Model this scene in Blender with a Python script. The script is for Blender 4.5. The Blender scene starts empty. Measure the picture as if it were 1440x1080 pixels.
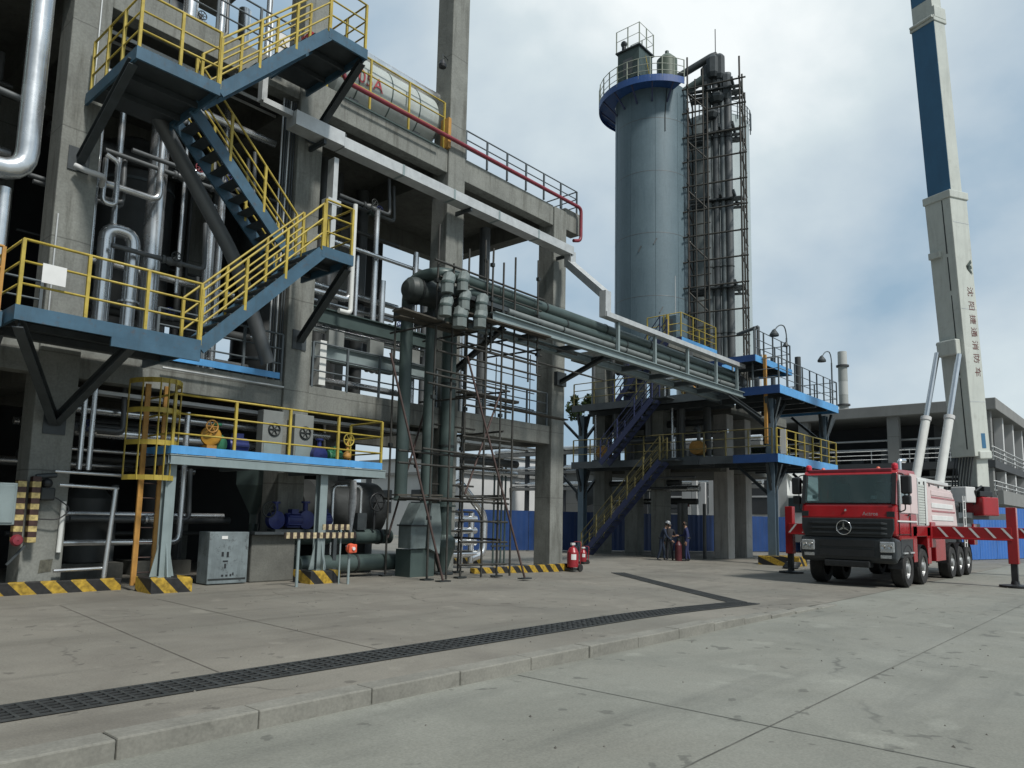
import bpy, math, random
from mathutils import Vector as V, Matrix
random.seed(7)
sc = bpy.context.scene
COL = sc.collection
PI = math.pi

# ------------------------------------------------------------------ camera frame (x along the plant front, y into the plant, z up)
FX = 1050.0; PX, PY = 720.0, 600.0; CAMZ = 1.6
def _n(v): return v.normalized()
_X = V((930, 148, FX)).normalized()
_Z = V((170, -8700, FX)); _Z = (_Z - _X * _Z.dot(_X)).normalized()
_Y = _Z.cross(_X)
if _Y.z < 0: _Y = -_Y
CAM_M = Matrix((( _X.x, -_X.y, -_X.z, 0), (_Y.x, -_Y.y, -_Y.z, 0), (_Z.x, -_Z.y, -_Z.z, CAMZ), (0, 0, 0, 1)))
cam_d = bpy.data.cameras.new("camera"); cam = bpy.data.objects.new("camera", cam_d); COL.objects.link(cam)
cam.matrix_world = CAM_M
cam_d.sensor_width = 36; cam_d.lens = FX / 1440 * 36; cam_d.shift_y = 60 / 1440; cam_d.clip_start = 0.05; cam_d.clip_end = 5000
sc.camera = cam
sc.view_settings.view_transform = 'Standard'; sc.view_settings.look = 'None'; sc.view_settings.gamma = 1; sc.view_settings.exposure = 0.18
sc.cycles.diffuse_bounces = 2; sc.cycles.max_bounces = 6

# ------------------------------------------------------------------ materials
MATS = {}
def mat(name, col, rough=0.6, metal=0.0, var=0.12, scale=3.0, bump=0.0, streak=0.0, streak_col=None, spots=0.0, spot_col=(0.03, 0.03, 0.03), spec=0.5, fine=0.0):
    if name in MATS: return MATS[name]
    m = bpy.data.materials.new(name); m.use_nodes = True
    nt = m.node_tree; N = nt.nodes; L = nt.links; b = N["Principled BSDF"]
    b.inputs["Roughness"].default_value = rough; b.inputs["Metallic"].default_value = metal
    b.inputs["Specular IOR Level"].default_value = spec
    tc = N.new("ShaderNodeTexCoord"); geo = N.new("ShaderNodeNewGeometry")
    nz = N.new("ShaderNodeTexNoise"); nz.inputs["Scale"].default_value = scale; nz.inputs["Detail"].default_value = 6; nz.inputs["Roughness"].default_value = 0.62
    L.new(geo.outputs["Position"], nz.inputs["Vector"])
    r = N.new("ShaderNodeMapRange"); r.inputs[1].default_value = 0.3; r.inputs[2].default_value = 0.7; r.inputs[3].default_value = 1 - var; r.inputs[4].default_value = 1 + var
    L.new(nz.outputs[0], r.inputs[0])
    mx = N.new("ShaderNodeMix"); mx.data_type = 'RGBA'; mx.blend_type = 'MULTIPLY'; mx.inputs[0].default_value = 1
    mx.inputs[6].default_value = (*col, 1); L.new(r.outputs[0], mx.inputs[7])
    out = mx.outputs[2]
    if fine:
        nf = N.new("ShaderNodeTexNoise"); nf.inputs["Scale"].default_value = scale * 22; nf.inputs["Detail"].default_value = 4
        L.new(geo.outputs["Position"], nf.inputs["Vector"])
        rf = N.new("ShaderNodeMapRange"); rf.inputs[1].default_value = 0.3; rf.inputs[2].default_value = 0.7; rf.inputs[3].default_value = 1 - fine; rf.inputs[4].default_value = 1 + fine
        L.new(nf.outputs[0], rf.inputs[0])
        m4 = N.new("ShaderNodeMix"); m4.data_type = 'RGBA'; m4.blend_type = 'MULTIPLY'; m4.inputs[0].default_value = 1
        L.new(out, m4.inputs[6]); L.new(rf.outputs[0], m4.inputs[7]); out = m4.outputs[2]
    if streak:
        mp = N.new("ShaderNodeMapping"); mp.inputs["Scale"].default_value = (1.0, 1.0, 0.10)
        L.new(geo.outputs["Position"], mp.inputs["Vector"])
        n2 = N.new("ShaderNodeTexNoise"); n2.inputs["Scale"].default_value = 4.5; n2.inputs["Detail"].default_value = 5; n2.inputs["Roughness"].default_value = 0.7
        L.new(mp.outputs[0], n2.inputs["Vector"])
        r2 = N.new("ShaderNodeMapRange"); r2.inputs[1].default_value = 0.5; r2.inputs[2].default_value = 0.72; r2.inputs[3].default_value = 0; r2.inputs[4].default_value = streak
        L.new(n2.outputs[0], r2.inputs[0])
        m2 = N.new("ShaderNodeMix"); m2.data_type = 'RGBA'; L.new(r2.outputs[0], m2.inputs[0]); L.new(out, m2.inputs[6]); m2.inputs[7].default_value = (*(streak_col or tuple(c * 0.35 for c in col)), 1)
        out = m2.outputs[2]
    if spots:
        n3 = N.new("ShaderNodeTexNoise"); n3.inputs["Scale"].default_value = scale * 2.3; n3.inputs["Detail"].default_value = 8; n3.inputs["Roughness"].default_value = 0.7
        L.new(geo.outputs["Position"], n3.inputs["Vector"])
        r3 = N.new("ShaderNodeMapRange"); r3.inputs[1].default_value = 0.56; r3.inputs[2].default_value = 0.68; r3.inputs[3].default_value = 0; r3.inputs[4].default_value = spots
        L.new(n3.outputs[0], r3.inputs[0])
        m3 = N.new("ShaderNodeMix"); m3.data_type = 'RGBA'; L.new(r3.outputs[0], m3.inputs[0]); L.new(out, m3.inputs[6]); m3.inputs[7].default_value = (*spot_col, 1)
        out = m3.outputs[2]
    L.new(out, b.inputs["Base Color"])
    rr = N.new("ShaderNodeMapRange"); rr.inputs[3].default_value = max(0, rough - 0.12); rr.inputs[4].default_value = min(1, rough + 0.12)
    L.new(nz.outputs[0], rr.inputs[0]); L.new(rr.outputs[0], b.inputs["Roughness"])
    if bump:
        bn = N.new("ShaderNodeBump"); bn.inputs["Strength"].default_value = bump; bn.inputs["Distance"].default_value = 0.02
        nb = N.new("ShaderNodeTexNoise"); nb.inputs["Scale"].default_value = scale * 9; nb.inputs["Detail"].default_value = 6
        L.new(geo.outputs["Position"], nb.inputs["Vector"]); L.new(nb.outputs[0], bn.inputs["Height"]); L.new(bn.outputs[0], b.inputs["Normal"])
    MATS[name] = m
    return m

def stripes(name, c1, c2, direction, period, rough=0.6, offset=0.0):
    """painted warning bands: a band pattern in world space along a direction"""
    if name in MATS: return MATS[name]
    m = bpy.data.materials.new(name); m.use_nodes = True
    nt = m.node_tree; N = nt.nodes; L = nt.links; b = N["Principled BSDF"]; b.inputs["Roughness"].default_value = rough
    geo = N.new("ShaderNodeNewGeometry"); d = N.new("ShaderNodeVectorMath"); d.operation = 'DOT_PRODUCT'
    L.new(geo.outputs["Position"], d.inputs[0]); d.inputs[1].default_value = [c / period for c in direction]
    a = N.new("ShaderNodeMath"); a.operation = 'ADD'; a.inputs[1].default_value = offset + 100; L.new(d.outputs["Value"], a.inputs[0])
    f = N.new("ShaderNodeMath"); f.operation = 'FRACT'; L.new(a.outputs[0], f.inputs[0])
    g = N.new("ShaderNodeMath"); g.operation = 'GREATER_THAN'; g.inputs[1].default_value = 0.5; L.new(f.outputs[0], g.inputs[0])
    nz = N.new("ShaderNodeTexNoise"); nz.inputs["Scale"].default_value = 14; nz.inputs["Detail"].default_value = 6; L.new(geo.outputs["Position"], nz.inputs["Vector"])
    r = N.new("ShaderNodeMapRange"); r.inputs[1].default_value = 0.3; r.inputs[2].default_value = 0.7; r.inputs[3].default_value = 0.45; r.inputs[4].default_value = 1.2; L.new(nz.outputs[0], r.inputs[0])
    mx = N.new("ShaderNodeMix"); mx.data_type = 'RGBA'; L.new(g.outputs[0], mx.inputs[0]); mx.inputs[6].default_value = (*c1, 1); mx.inputs[7].default_value = (*c2, 1)
    m2 = N.new("ShaderNodeMix"); m2.data_type = 'RGBA'; m2.blend_type = 'MULTIPLY'; m2.inputs[0].default_value = 1; L.new(mx.outputs[2], m2.inputs[6]); L.new(r.outputs[0], m2.inputs[7])
    L.new(m2.outputs[2], b.inputs["Base Color"]); MATS[name] = m
    return m

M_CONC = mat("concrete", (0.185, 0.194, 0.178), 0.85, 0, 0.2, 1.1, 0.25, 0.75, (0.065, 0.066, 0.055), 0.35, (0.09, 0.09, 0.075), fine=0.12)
M_CONCD = mat("concrete_shaded_weathered", (0.12, 0.123, 0.11), 0.88, 0, 0.2, 1.3, 0.25, 0.7, (0.06, 0.06, 0.05), 0.3, (0.06, 0.06, 0.05), fine=0.1)  # darker concrete copy: interior shade put into the colour, over real streaks
M_YEL = mat("yellow_paint", (0.40, 0.31, 0.05), 0.5, 0, 0.22, 4, 0, 0.4, (0.17, 0.10, 0.03), 0.5, (0.12, 0.07, 0.03))
M_ORANGE = mat("rusty_yellow_paint", (0.42, 0.22, 0.05), 0.6, 0, 0.2, 5, 0, 0.4, (0.14, 0.06, 0.02), 0.3, (0.10, 0.05, 0.02))
M_BLUE = mat("blue_steel", (0.040, 0.098, 0.15), 0.5, 0, 0.22, 2.5, 0, 0.4, (0.03, 0.05, 0.06), 0.5, (0.075, 0.05, 0.035))
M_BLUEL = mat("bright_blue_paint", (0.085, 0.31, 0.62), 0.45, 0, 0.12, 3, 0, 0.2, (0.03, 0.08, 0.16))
M_BLUEM = mat("shaded_blue_deck_paint", (0.018, 0.06, 0.19), 0.5, 0, 0.15, 3, 0, 0.2, (0.03, 0.07, 0.14))  # darker copy of the deck blue, shade of the front edges in its colour
M_NAVY = mat("navy_stair_paint", (0.03, 0.04, 0.10), 0.55, 0, 0.15, 3)
M_DSTEEL = mat("dark_steel", (0.045, 0.055, 0.06), 0.55, 0.2, 0.25, 3, 0, 0.2, (0.02, 0.02, 0.02))
M_GSTEEL = mat("grey_green_steel", (0.225, 0.28, 0.285), 0.5, 0.1, 0.12, 2, 0, 0.3, (0.12, 0.14, 0.13))
M_GDARK = mat("grey_rail_paint", (0.10, 0.12, 0.13), 0.5, 0.2, 0.15, 4)
M_DUCT = mat("duct_paint", (0.062, 0.09, 0.085), 0.42, 0.15, 0.14, 1.6, 0, 0.25, (0.05, 0.07, 0.065))
M_CLAD = mat("aluminium_cladding", (0.68, 0.70, 0.71), 0.26, 0.85, 0.18, 1.6, 0.0, 0.3, (0.34, 0.34, 0.33))
M_GALV = mat("galvanised_tray", (0.50, 0.52, 0.52), 0.45, 0.35, 0.12, 4, 0, 0.2, (0.25, 0.25, 0.25))
M_PIPEG = mat("grey_pipe_paint", (0.11, 0.12, 0.125), 0.45, 0.2, 0.12, 2, 0, 0.25, (0.08, 0.08, 0.08))
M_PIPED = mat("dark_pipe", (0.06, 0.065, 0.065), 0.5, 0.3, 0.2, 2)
M_REDP = mat("red_pipe_paint", (0.19, 0.022, 0.035), 0.5, 0, 0.2, 4)
M_TANK = mat("tank_blue_grey", (0.112, 0.163, 0.19), 0.5, 0.1, 0.10, 0.35, 0, 0.4, (0.06, 0.10, 0.125), fine=0.05)
M_TANK2 = mat("tank_pale_grey", (0.40, 0.46, 0.47), 0.45, 0.15, 0.08, 0.5, 0, 0.2, (0.18, 0.22, 0.23))
M_DRUM = mat("drum_pale_green", (0.40, 0.44, 0.425), 0.5, 0.1, 0.1, 1.5, 0, 0.3, (0.18, 0.2, 0.17))
M_WHITE = mat("white_paint", (0.62, 0.64, 0.62), 0.45, 0, 0.08, 2, 0, 0.15, (0.35, 0.35, 0.32))
M_BOOM = mat("boom_off_white", (0.50, 0.53, 0.49), 0.4, 0, 0.08, 1.2, 0, 0.35, (0.27, 0.28, 0.25), 0.25, (0.24, 0.23, 0.2))
M_BOOMB = mat("boom_blue", (0.032, 0.125, 0.235), 0.4, 0, 0.08, 1.2, 0, 0.12, (0.02, 0.05, 0.1))
M_RED = mat("fire_red_paint", (0.30, 0.012, 0.016), 0.22, 0, 0.14, 2, 0, 0.3, (0.16, 0.018, 0.018), 0.3, (0.15, 0.04, 0.035))
M_PINK = mat("faded_pink_white_panel", (0.62, 0.50, 0.49), 0.4, 0, 0.06, 2)
M_BLACK = mat("black_plastic", (0.016, 0.018, 0.02), 0.45, 0, 0.2, 4)
M_GRILLE = mat("dark_grey_plastic", (0.022, 0.027, 0.03), 0.42, 0, 0.15, 4)
M_RUB = mat("tyre_rubber", (0.018, 0.018, 0.018), 0.8, 0, 0.25, 6, 0.2, spots=0.35, spot_col=(0.07, 0.065, 0.055))
M_RIM = mat("rim_silver", (0.42, 0.43, 0.43), 0.4, 0.6, 0.2, 6)
M_CHROME = mat("chrome", (0.75, 0.76, 0.77), 0.15, 1.0, 0.05, 5)
M_HEADL = mat("headlight_lens", (0.5, 0.53, 0.55), 0.15, 0.6, 0.3, 20)
M_HAZY = stripes("hazard_stripes", (0.018, 0.018, 0.018), (0.43, 0.28, 0.03), (0.80, -0.35, 0.80), 0.42, offset=0.1)
M_HAZG = stripes("guard_bands", (0.05, 0.022, 0.018), (0.50, 0.40, 0.16), (0, 0, 1), 0.21)
M_HAZB = stripes("barrier_bands", (0.03, 0.018, 0.014), (0.50, 0.42, 0.26), (1, 0, 0), 0.17)
M_OUTR = stripes("outrigger_bands", (0.40, 0.012, 0.016), (0.42, 0.012, 0.016), (0, 1, 0), 0.5)
M_MOTOR = mat("motor_blue", (0.016, 0.026, 0.13), 0.4, 0.1, 0.2, 8)
M_GREEN = mat("pump_green", (0.03, 0.16, 0.08), 0.45, 0.1, 0.2, 8)
M_ORB = mat("orange_call_box", (0.62, 0.10, 0.045), 0.4, 0, 0.15, 12)
M_CABIN = mat("weathered_grey_box", (0.165, 0.20, 0.21), 0.65, 0.1, 0.25, 3.0, 0, 0.6, (0.06, 0.075, 0.075), 0.8, (0.05, 0.055, 0.055))
M_PANEL = mat("grey_panel", (0.20, 0.215, 0.205), 0.55, 0.1, 0.12, 3, 0, 0.3, (0.15, 0.15, 0.15))
M_HOARD = mat("hoarding_blue", (0.012, 0.045, 0.155), 0.45, 0, 0.18, 0.8, 0, 0.2, (0.01, 0.025, 0.08))
M_HOARDL = mat("hoarding_bright_blue", (0.03, 0.13, 0.42), 0.45, 0, 0.15, 1.0)
M_OLIVE = mat("dull_olive_rail", (0.13, 0.115, 0.045), 0.6, 0, 0.25, 4)
M_SCAF = mat("scaffold_tube", (0.05, 0.05, 0.045), 0.6, 0.4, 0.35, 5, 0, 0.3, (0.05, 0.03, 0.02))
M_SCAFO = mat("rust_brown_tube", (0.075, 0.05, 0.045), 0.6, 0.3, 0.35, 5)
M_PLANK = mat("scaffold_plank", (0.055, 0.05, 0.04), 0.9, 0, 0.4, 4)
M_BAND = mat("dark_clamp", (0.03, 0.035, 0.035), 0.5, 0.3, 0.2, 5)
M_FARC = mat("far_concrete", (0.20, 0.205, 0.20), 0.85, 0, 0.10, 0.6, 0, 0.35, (0.15, 0.15, 0.14))
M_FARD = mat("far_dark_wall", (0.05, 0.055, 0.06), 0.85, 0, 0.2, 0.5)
M_PALE = mat("pale_wall", (0.52, 0.53, 0.53), 0.8, 0, 0.08, 0.5, 0, 0.2, (0.35, 0.35, 0.34))
M_CHIMG = mat("chimney_grey", (0.30, 0.32, 0.31), 0.8, 0, 0.06, 0.5)
M_CHIMW = mat("chimney_white", (0.42, 0.44, 0.43), 0.8, 0, 0.05, 0.5)
M_SKIN = mat("skin", (0.32, 0.19, 0.13), 0.5, 0, 0.06, 8)
M_COVER = mat("navy_coverall", (0.018, 0.026, 0.085), 0.85, 0, 0.25, 6)
M_COVERD = mat("dark_coverall", (0.012, 0.022, 0.045), 0.85, 0, 0.25, 6)
M_HAIR = mat("black_hair", (0.012, 0.011, 0.01), 0.6)
M_HELM = mat("dark_red_helmet", (0.16, 0.03, 0.025), 0.35)
M_CAPW = mat("pale_helmet", (0.22, 0.24, 0.26), 0.35)
M_CYLR = mat("extinguisher_red", (0.27, 0.02, 0.028), 0.35, 0, 0.12, 6)
M_LEAF = mat("leaf_green", (0.055, 0.085, 0.025), 0.7, 0, 0.5, 1.5)
M_BARK = mat("bark", (0.09, 0.07, 0.05), 0.9, 0, 0.3, 4)
M_SILT = mat("tower_pipe_steel", (0.125, 0.145, 0.15), 0.4, 0.3, 0.2, 1.2, 0, 0.3, (0.10, 0.10, 0.09))
M_TEXTR = mat("red_lettering", (0.36, 0.06, 0.07), 0.6)
M_TEXTB = mat("brown_lettering", (0.13, 0.05, 0.045), 0.6)
M_TEXTG = mat("dark_green_mark", (0.05, 0.07, 0.06), 0.6)
M_PAPER = mat("white_sign", (0.66, 0.67, 0.66), 0.6, 0, 0.06, 3)

def glass(name, col, rough=0.06):
    m = bpy.data.materials.new(name); m.use_nodes = True; b = m.node_tree.nodes["Principled BSDF"]
    b.inputs["Base Color"].default_value = (*col, 1); b.inputs["Roughness"].default_value = rough; b.inputs["Transmission Weight"].default_value = 0.85; b.inputs["IOR"].default_value = 1.45
    return m
M_GLASS = glass("windscreen_glass", (0.24, 0.36, 0.38))
M_DGLASS = mat("dark_window", (0.03, 0.045, 0.05), 0.08, 0, 0.2, 2)

# ------------------------------------------------------------------ mesh batches
class MB:
    def __init__(s): s.v = []; s.f = []; s.sm = []
    def add(s, vs, fs, smooth=False):
        o = len(s.v); s.v += [tuple(v) for v in vs]; s.f += [tuple(i + o for i in f) for f in fs]; s.sm += [smooth] * len(fs); return s
    def box(s, x0, y0, z0, x1, y1, z1):
        if x0 > x1: x0, x1 = x1, x0
        if y0 > y1: y0, y1 = y1, y0
        if z0 > z1: z0, z1 = z1, z0
        return s.add([(x0, y0, z0), (x1, y0, z0), (x1, y1, z0), (x0, y1, z0), (x0, y0, z1), (x1, y0, z1), (x1, y1, z1), (x0, y1, z1)],
                     [(0, 3, 2, 1), (4, 5, 6, 7), (0, 1, 5, 4), (1, 2, 6, 5), (2, 3, 7, 6), (3, 0, 4, 7)])
    def obox(s, c, a, b, d):
        c, a, b, d = V(c), V(a), V(b), V(d)
        vs = [c + i * a + j * b + k * d for k in (-1, 1) for (i, j) in ((-1, -1), (1, -1), (1, 1), (-1, 1))]
        fs = [(0, 3, 2, 1), (4, 5, 6, 7), (0, 1, 5, 4), (1, 2, 6, 5), (2, 3, 7, 6), (3, 0, 4, 7)]
        if a.cross(b).dot(d) < 0: fs = [tuple(reversed(f)) for f in fs]
        return s.add(vs, fs)
    def bar(s, p, q, w, h, up=(0, 0, 1)):
        p, q = V(p), V(q); d = (q - p); L = d.length; d.normalize(); u = V(up)
        if abs(d.dot(u)) > 0.98: u = V((1, 0, 0))
        sd = d.cross(u).normalized(); u2 = sd.cross(d).normalized()
        return s.obox((p + q) / 2, d * L / 2, sd * w / 2, u2 * h / 2)
    def ibeam(s, p, q, w, h, t=0.02, up=(0, 0, 1)):
        p, q = V(p), V(q); d = (q - p).normalized(); u = V(up)
        if abs(d.dot(u)) > 0.98: u = V((1, 0, 0))
        sd = d.cross(u).normalized(); u2 = sd.cross(d).normalized()
        o = u2 * (h / 2 - t / 2)
        s.bar(p + o, q + o, w, t, up); s.bar(p - o, q - o, w, t, up); s.bar(p, q, t * 0.8, h - 2 * t, up); return s
    def tube(s, pts, r, n=10, caps=True):
        pts = [V(p) for p in pts]; rings = []
        pd = None; ref = None
        for i, p in enumerate(pts):
            if i == 0: d = (pts[1] - p).normalized()
            elif i == len(pts) - 1: d = (p - pts[i - 1]).normalized()
            else: d = ((p - pts[i - 1]).normalized() + (pts[i + 1] - p).normalized()).normalized()
            if ref is None:
                ref = V((0, 0, 1)) if abs(d.z) < 0.9 else V((1, 0, 0))
            a = d.cross(ref).normalized(); b = a.cross(d).normalized(); ref = b
            k = 1.0
            if 0 < i < len(pts) - 1:
                c = (p - pts[i - 1]).normalized().dot(d); k = 1 / max(0.5, c)
            rr = r[i] if isinstance(r, (list, tuple)) else r
            rings.append([p + (a * math.cos(2 * PI * j / n) + b * math.sin(2 * PI * j / n)) * rr for j in range(n)])
        vs = [v for rg in rings for v in rg]; fs = []
        for i in range(len(pts) - 1):
            for j in range(n):
                k = (j + 1) % n; fs.append((i * n + j, i * n + k, (i + 1) * n + k, (i + 1) * n + j))
        fs = [tuple(reversed(f)) for f in fs]
        s.add(vs, fs, True)
        if caps:
            s.add(rings[0], [tuple(range(n))]); s.add(rings[-1], [tuple(reversed(range(n)))])
        return s
    def lathe(s, c, prof, n=24, axis=(0, 0, 1), smooth=True, a0=0, a1=2 * PI):
        c = V(c); ax = V(axis).normalized(); ref = V((1, 0, 0)) if abs(ax.x) < 0.9 else V((0, 1, 0))
        u = (ref - ax * ref.dot(ax)).normalized(); w = ax.cross(u)
        full = abs(a1 - a0 - 2 * PI) < 1e-4; m = n if full else n + 1
        for i in range(len(prof) - 1):
            (r0, z0), (r1, z1) = prof[i], prof[i + 1]
            vs = []
            for j in range(m):
                t = a0 + (a1 - a0) * j / n; d = u * math.cos(t) + w * math.sin(t)
                vs += [c + d * r0 + ax * z0, c + d * r1 + ax * z1]
            fs = []
            for j in range(n if full else n):
                k = (j + 1) % m if full else j + 1
                fs.append((2 * j, 2 * k, 2 * k + 1, 2 * j + 1))
            s.add(vs, fs, smooth)
        return s
    def prism(s, poly, ext):
        poly = [V(p) for p in poly]; e = V(ext); n = len(poly)
        nrm = V((0, 0, 0))
        for i in range(n): nrm += poly[i].cross(poly[(i + 1) % n])
        if nrm.dot(e) < 0: poly = poly[::-1]
        vs = poly + [p + e for p in poly]
        fs = [tuple(reversed(range(n))), tuple(range(n, 2 * n))] + [(i, (i + 1) % n, n + (i + 1) % n, n + i) for i in range(n)]
        return s.add(vs, fs)
    def sphere(s, c, r, n=12, sz=1.0):
        prof = [(max(1e-4, r * math.sin(PI * i / n)), -r * sz * math.cos(PI * i / n)) for i in range(n + 1)]
        return s.lathe(c, prof, n * 2)
    def build(s, name, m, parent=None, bevel=0.0, origin=None):
        me = bpy.data.meshes.new(name)
        if parent is not None:
            o = V((0, 0, 0)); p = parent
            while p is not None: o += p.location; p = p.parent
        else: o = V(origin) if origin is not None else V(s.v[0]) if s.v else V((0, 0, 0))
        if parent is None and origin is None:
            xs = [v[0] for v in s.v]; ys = [v[1] for v in s.v]; zs = [v[2] for v in s.v]
            o = V(((min(xs) + max(xs)) / 2, (min(ys) + max(ys)) / 2, min(zs)))
        me.from_pydata([tuple(V(v) - o) for v in s.v], [], s.f)
        me.polygons.foreach_set("use_smooth", s.sm); me.materials.append(m)
        me.validate(); me.update()
        ob = bpy.data.objects.new(name, me); COL.objects.link(ob)
        if parent is not None: ob.parent = parent
        else: ob.location = o
        if bevel:
            b = ob.modifiers.new("bevel", 'BEVEL'); b.width = bevel; b.segments = 2; b.limit_method = 'ANGLE'; b.angle_limit = 0.9
        return ob

def tag(o, label, cat, group=None, kind=None):
    if kind: o["kind"] = kind
    if label: o["label"] = label
    if cat: o["category"] = cat
    if group: o["group"] = group
    return o
def thing(name, label, cat, loc=(0, 0, 0), group=None):
    o = bpy.data.objects.new(name, None); COL.objects.link(o); o.location = loc; o.empty_display_size = 0.2
    return tag(o, label, cat, group)
def struct(o): o["kind"] = "structure"; return o
def copy_tree(o, parent=None):
    c = o.copy(); COL.objects.link(c)
    if parent is not None: c.parent = parent
    for ch in list(o.children): copy_tree(ch, c)
    return c
def fillet(pts, R, k=5):
    pts = [V(p) for p in pts]; out = [pts[0]]
    for i in range(1, len(pts) - 1):
        a = (pts[i - 1] - pts[i]); b = (pts[i + 1] - pts[i]); la, lb = a.length, b.length; a.normalize(); b.normalize()
        t = min(R, la * 0.45, lb * 0.45); p0 = pts[i] + a * t; p2 = pts[i] + b * t
        for j in range(k + 1):
            u = j / k; out.append(p0 * (1 - u) ** 2 + pts[i] * 2 * u * (1 - u) + p2 * u * u)
    out.append(pts[-1]); return out

def rail(path, parent, m=None, name="handrail", h=1.15, mids=(0.4, 0.78), gap=1.15, r=0.022, posts=True, pm=None):
    """guard rail: rail tubes as one part, every post a sub-part"""
    m = m or M_YEL; b = MB(); path = [V(p) for p in path]
    for z in (*mids, h):
        b.tube([p + V((0, 0, z)) for p in path], r if z < h else r * 1.15, 6)
    o = b.build(name, m, parent)
    if posts:
        done = []
        for i in range(len(path) - 1):
            a, c = path[i], path[i + 1]; n = max(1, round((c - a).length / gap))
            for k in range(n + 1):
                p = a.lerp(c, k / n)
                if any((p - q).length < 0.05 for q in done): continue
                done.append(p)
                pb = MB(); pb.bar(p + V((0, 0, -0.05)), p + V((0, 0, h)), 0.055, 0.055)
                pb.build("post", pm or m, o)
    return o

def flight(p0, p1, wdir, width, parent, ms, mt, n=11, rails=True, rm=None, h=0.26, sides=(0, 1)):
    """stair flight: two channel stringers as one part, each tread a sub-part, a handrail each side"""
    p0, p1, w = V(p0), V(p1), V(wdir).normalized(); b = MB()
    for s in (0, 1):
        o = w * (s * width)
        q0, q1 = p0 + o, p1 + o; dn = V((0, 0, -h / 2 + 0.03))
        b.bar(q0 + dn, q1 + dn, 0.05, h)
    st = b.build("stair_flight", ms, parent)
    run = (p1 - p0); hr = V((run.x, run.y, 0)).normalized()
    for i in range(1, n):
        c = p0 + run * (i / n) + w * (width / 2) + V((0, 0, -0.02))
        t = MB(); t.obox(c, hr * 0.13, w * (width / 2 - 0.03), V((0, 0, 0.018)))
        t.build("tread", mt, st)
    if rails:
        for s in sides:
            o = w * (s * width); rail([p0 + o, p1 + o], parent, rm or M_YEL, gap=1.25, h=1.05, mids=(0.36, 0.7))
    return st

def pipe(name, label, pts, r, m, R=None, group=None, flange=None, cat="pipe", n=12, bands=None, bm=None):
    pts = fillet(pts, R or r * 2.6) if len(pts) > 2 else [V(p) for p in pts]
    if flange or bands:
        o = thing(name, label, cat, pts[0], group); MB().tube(pts, r, n).build("pipe_run", m, o)
        for (a, b) in (flange or []):
            a, b = V(a), V(b); d = (b - a).normalized()
            f = MB(); f.tube([a - d * 0.025, a + d * 0.025], r * 1.5, 14); f.build("flange", m, o)
        for (a, b) in (bands or []):
            a, b = V(a), V(b); d = (b - a).normalized()
            f = MB(); f.tube([a - d * 0.03, a + d * 0.03], r * 1.09, 14); f.build("clamp", bm or M_BAND, o)
    else:
        o = MB().tube(pts, r, n).build(name, m, origin=pts[0]); tag(o, label, cat, group)
    return o

def lettering(txt, size, m, mtx, parent, name="lettering", depth=0.004):
    cu = bpy.data.curves.new(name, 'FONT'); cu.body = txt; cu.size = size; cu.align_x = 'CENTER'; cu.align_y = 'CENTER'; cu.extrude = depth
    t = bpy.data.objects.new(name, cu); COL.objects.link(t)
    dg = bpy.context.evaluated_depsgraph_get(); me = bpy.data.meshes.new_from_object(t.evaluated_get(dg)); bpy.data.objects.remove(t)
    me.transform(mtx); o = V((0, 0, 0)); p = parent
    while p is not None: o += p.location; p = p.parent
    me.transform(Matrix.Translation(-o)); me.materials.clear(); me.materials.append(m)
    ob = bpy.data.objects.new(name, me); COL.objects.link(ob); ob.parent = parent
    return ob
def frame(c, right, up):
    r, u = V(right).normalized(), V(up).normalized(); n = r.cross(u)
    return Matrix(((r.x, u.x, n.x, c[0]), (r.y, u.y, n.y, c[1]), (r.z, u.z, n.z, c[2]), (0, 0, 0, 1)))

# ------------------------------------------------------------------ light and sky
SUN = V((-0.12, -0.80, 1.0)).normalized()
sl = bpy.data.lights.new("sun", 'SUN'); sl.energy = 3.1; sl.angle = math.radians(7); sl.color = (1.0, 0.96, 0.90)
so = bpy.data.objects.new("sun", sl); COL.objects.link(so); so.rotation_euler = SUN.to_track_quat('Z', 'Y').to_euler()
w = bpy.data.worlds.new("World"); sc.world = w; w.use_nodes = True
N = w.node_tree.nodes; L = w.node_tree.links; bg = N["Background"]
sky = N.new("ShaderNodeTexSky"); sky.sky_type = 'NISHITA'; sky.sun_disc = False
sky.sun_elevation = math.asin(SUN.z); sky.sun_rotation = math.atan2(SUN.x, SUN.y); sky.dust_density = 2.5; sky.air_density = 1.2
tc = N.new("ShaderNodeTexCoord")
mp = N.new("ShaderNodeMapping"); mp.inputs["Scale"].default_value = (1.0, 1.0, 1.45); mp.inputs["Location"].default_value = (0.35, 0.1, 0.2)
L.new(tc.outputs["Generated"], mp.inputs["Vector"])
n1 = N.new("ShaderNodeTexNoise"); n1.inputs["Scale"].default_value = 2.3; n1.inputs["Detail"].default_value = 9; n1.inputs["Roughness"].default_value = 0.50; n1.inputs["Distortion"].default_value = 0.1
L.new(mp.outputs[0], n1.inputs["Vector"])
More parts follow.
